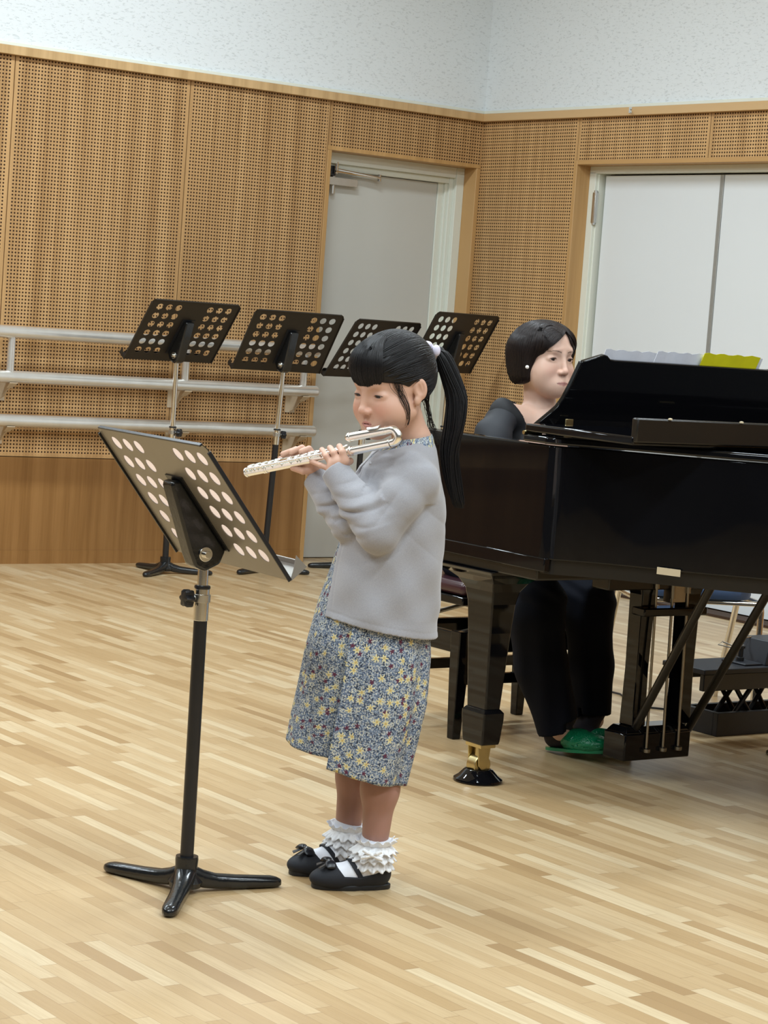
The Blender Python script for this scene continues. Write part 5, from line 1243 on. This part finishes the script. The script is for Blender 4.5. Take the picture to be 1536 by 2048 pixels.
for i in range(1400):   # side-swept fringe on both sides of the parting
    u_ = rng.uniform(0, 1); x0 = .016+rng.normal(0, .002); y0 = .030+.040*u_; z0 = .118-.020*u_
    if i % 2: paths.append(catmull([(x0, y0, z0), (.024+.014*(1-u_), .080-.030*(1-u_), .080+.016*(1-u_)), (.044+.018*(1-u_), .074-.030*(1-u_), .042+.036*(1-u_)), (.065, .052-.006*u_, .018+.03*(1-u_)), (.072, .036+.004*u_, -.03), (.0735, .030+.008*u_, -.074+rng.normal(0, .006))], 16))
    else: paths.append(catmull([(x0-.004, y0, z0), (-.006-.022*(1-u_), .078-.034*(1-u_), .074+.020*(1-u_)), (-.034-.022*(1-u_), .070-.030*(1-u_), .038+.034*(1-u_)), (-.060, .050, .008+.02*(1-u_)), (-.0735, .034, -.020), (-.078, .022+.008*u_, -.068+rng.normal(0, .006))], 16))
P = np.array(paths); off_ = (.0006+.0022*rng.uniform(0, 1, (len(paths), 1)))*np.ones((1, 16)); h2 = strands(hug(hhull, HW.many(P), off_), np.linspace(.0012, .0007, 16))
raw_mesh('hair', *merge([(bv, bf), h1, h2]), M['hair_brown'], root)
b = MB(); b.sphere(HW(-.0900, .026, -.038), .0058, 12); link_mesh('earring', b.v, b.f, M['pearl'], root)
# blouse with a V neck
bl = SDF(); bl.u(stack([(.47, -.01, .42, .165, .13), (.62, -.01, .36, .140, .11), (.80, 0, .24, .140, .105), (tz-.17, NB[0], .14, .158, .112), (tz-.12, NB[0], .13, .158, .108), (tz-.07, NB[0], .13, .138, .096), (tz-.03, NB[0], .13, .098, .078)], fw[:2]), .03)
bl.u(cap(S_r, NB+(0, 0, -.030), .043, .069), .03).u(cap(S_l, NB+(0, 0, -.030), .043, .069), .03)
def vneck(P, d):
    q = P-NB; x = q@sw; y = q@fw; zz = P[:, 2]-NB[2]; r_ = np.sqrt((x/.092)**2+(y/.080)**2)
    ra = np.minimum((1-r_)*.075, (zz+.050)*.8); rb = np.minimum((zz+.135-np.abs(x)*1.35)*.55, y*.8)
    return np.maximum(d, np.maximum(ra, rb))
bl.post.append(vneck)
bl.post.append(lambda P, d: d+.0018*np.sin(P[:, 0]*70+P[:, 2]*45)+.0012*np.sin(P[:, 1]*90-P[:, 2]*60))
v_, f_ = sdf_mesh(bl, (-.30, -.10, .50), (.30, .60, tz+.05), .0035); blo = raw_mesh('blouse', v_, f_, M['blouse'], root)
for S_, E_, W_ in ((S_r, E_r, W_r), (S_l, E_l, W_l)):
    sl = SDF(); ow = (S_-np.array([NB[0], .13, S_[2]])); ow = ow/np.linalg.norm(ow)
    sl.chain([S_-ow*.012+(0, 0, -.020), S_+ow*.006+(0, 0, -.026), S_*.72+E_*.28+ow*.010, S_*.4+E_*.6+ow*.012, E_, W_], [.040, .044, .050, .053, .050, .036], .02, .03); sl.post.append(lambda P, d: d+.0025*np.sin(P[:, 2]*60+P[:, 0]*40)+.0018*np.sin(P[:, 1]*70))
    v_, f_ = sdf_mesh(sl, np.minimum(np.minimum(S_, E_), W_)-.09, np.maximum(np.maximum(S_, E_), W_)+.09, .004); raw_mesh('sleeve', v_, f_, M['sleeve'], root)
# trousers
tr = SDF(); tr.u(cap(hipn, hipf, .105, .105), .03)
mn, mf = L(1082, 1330, -.175), L(1182, 1330, -.01); en, ef = L(1119, 1462, -.155), L(1182, 1432, .02)
tr.chain([hipn, kn+(0, .02, .012), L(1072, 1240, -.185), mn, en], [.095, .078, .080, .076, .066], .03, .02)
tr.chain([hipf, kf_+(0, .02, .010), L(1178, 1240, -.015), mf, ef], [.095, .074, .070, .068, .058], .03, .02)
def trf(P, d):
    d = d+.0030*np.sin(P[:, 0]*90+P[:, 2]*12)*np.clip((.5-P[:, 2])*4, 0, 1)+.003*np.sin(P[:, 2]*120+P[:, 0]*60)*np.exp(-((P[:, 2]-.50)/.05)**2)
    hem = np.where(P[:, 0]+P[:, 1]*-.3 < (en[0]+ef[0])/2+.02, en[2]+.02*0, ef[2]+.01); hem = hem-.10*(P[:, 0]-en[0])*-1.0*(0)
    return np.maximum(d, (hem-P[:, 2])+.30*(P[:, 0]-en[0])*(P[:, 0] < (en[0]+ef[0])/2+.02))
tr.post.append(trf); v_, f_ = sdf_mesh(tr, (-.45, -.35, .02), (.45, .65, .70), .0045); raw_mesh('trousers', v_, f_, M['trousers'], root)
# dark socks and green slippers
Rw = np.array([Rh, Fh, Up]).T
for (hx, hy, hz, tx, ty, tz_, ank) in ((4.400, 5.030, .004, 4.445, 4.785, .036, an), (4.545, 5.075, .004, 4.575, 4.845, .004, af)):
    h_, t_ = toL(hx, hy, hz), toL(tx, ty, tz_); dr_ = t_-h_; Ln = np.linalg.norm(dr_); d = dr_/Ln; s_ = _n(np.cross(Up, d)); n_ = np.cross(d, s_); n_ = n_ if n_[2] > 0 else -n_; A = np.array([d, s_, n_])
    T = lambda x, y, z: h_+x*d+y*s_+z*n_
    sk = SDF(); sk.u(cap(T(.035, 0, .034), T(.12, 0, .034), .026, .026), .01).u(ell(T(.165, 0, .026), (.05, .034, .020), A), .02).u(cap(T(.045, 0, .05), ank+np.array((0, 0, .03)), .035, .036), .02)
    lo, hi = np.minimum(h_, t_)-.09, np.maximum(h_, t_)+.09; hi[2] += .16
    v_, f_ = sdf_mesh(sk, lo, hi, .004); raw_mesh('sock', v_, f_, M['dark_sock'], root)
    sp = SDF(); sp.u(ell(T(.165, 0, .024), (.068, .044, .034), A), .01).u(ell(T(.115, 0, .034), (.045, .043, .036), A), .02)
    def sl_(P, dd, T=T, A=A, h_=h_):
        q = (P-h_)@A.T; x, y, z = q.T; dd = dd+.0016*np.sin(x*70+y*50)*(z > .02); inner = dd+.0035
        dd = np.maximum(dd, -inner); return np.maximum(np.maximum(dd, .002-z), (.085+.45*(z-.03))-x)
    sp.post.append(sl_); v_, f_ = sdf_mesh(sp, lo, hi, .0028); so = raw_mesh('slipper', v_, f_, M['green'], root)
    b = MB(); o_ = []
    for q in np.linspace(0, 2*PI, 36, endpoint=False): x = .118+.112*math.cos(q); o_.append((x, (.042 if x > .1 else .034)*math.copysign(abs(math.sin(q))**.8, math.sin(q))))
    b.rings([[T(x, y, z) for x, y in o_] for z in (.0, .009)]); link_mesh('slipper_sole', b.v, b.f, M['green'], so)
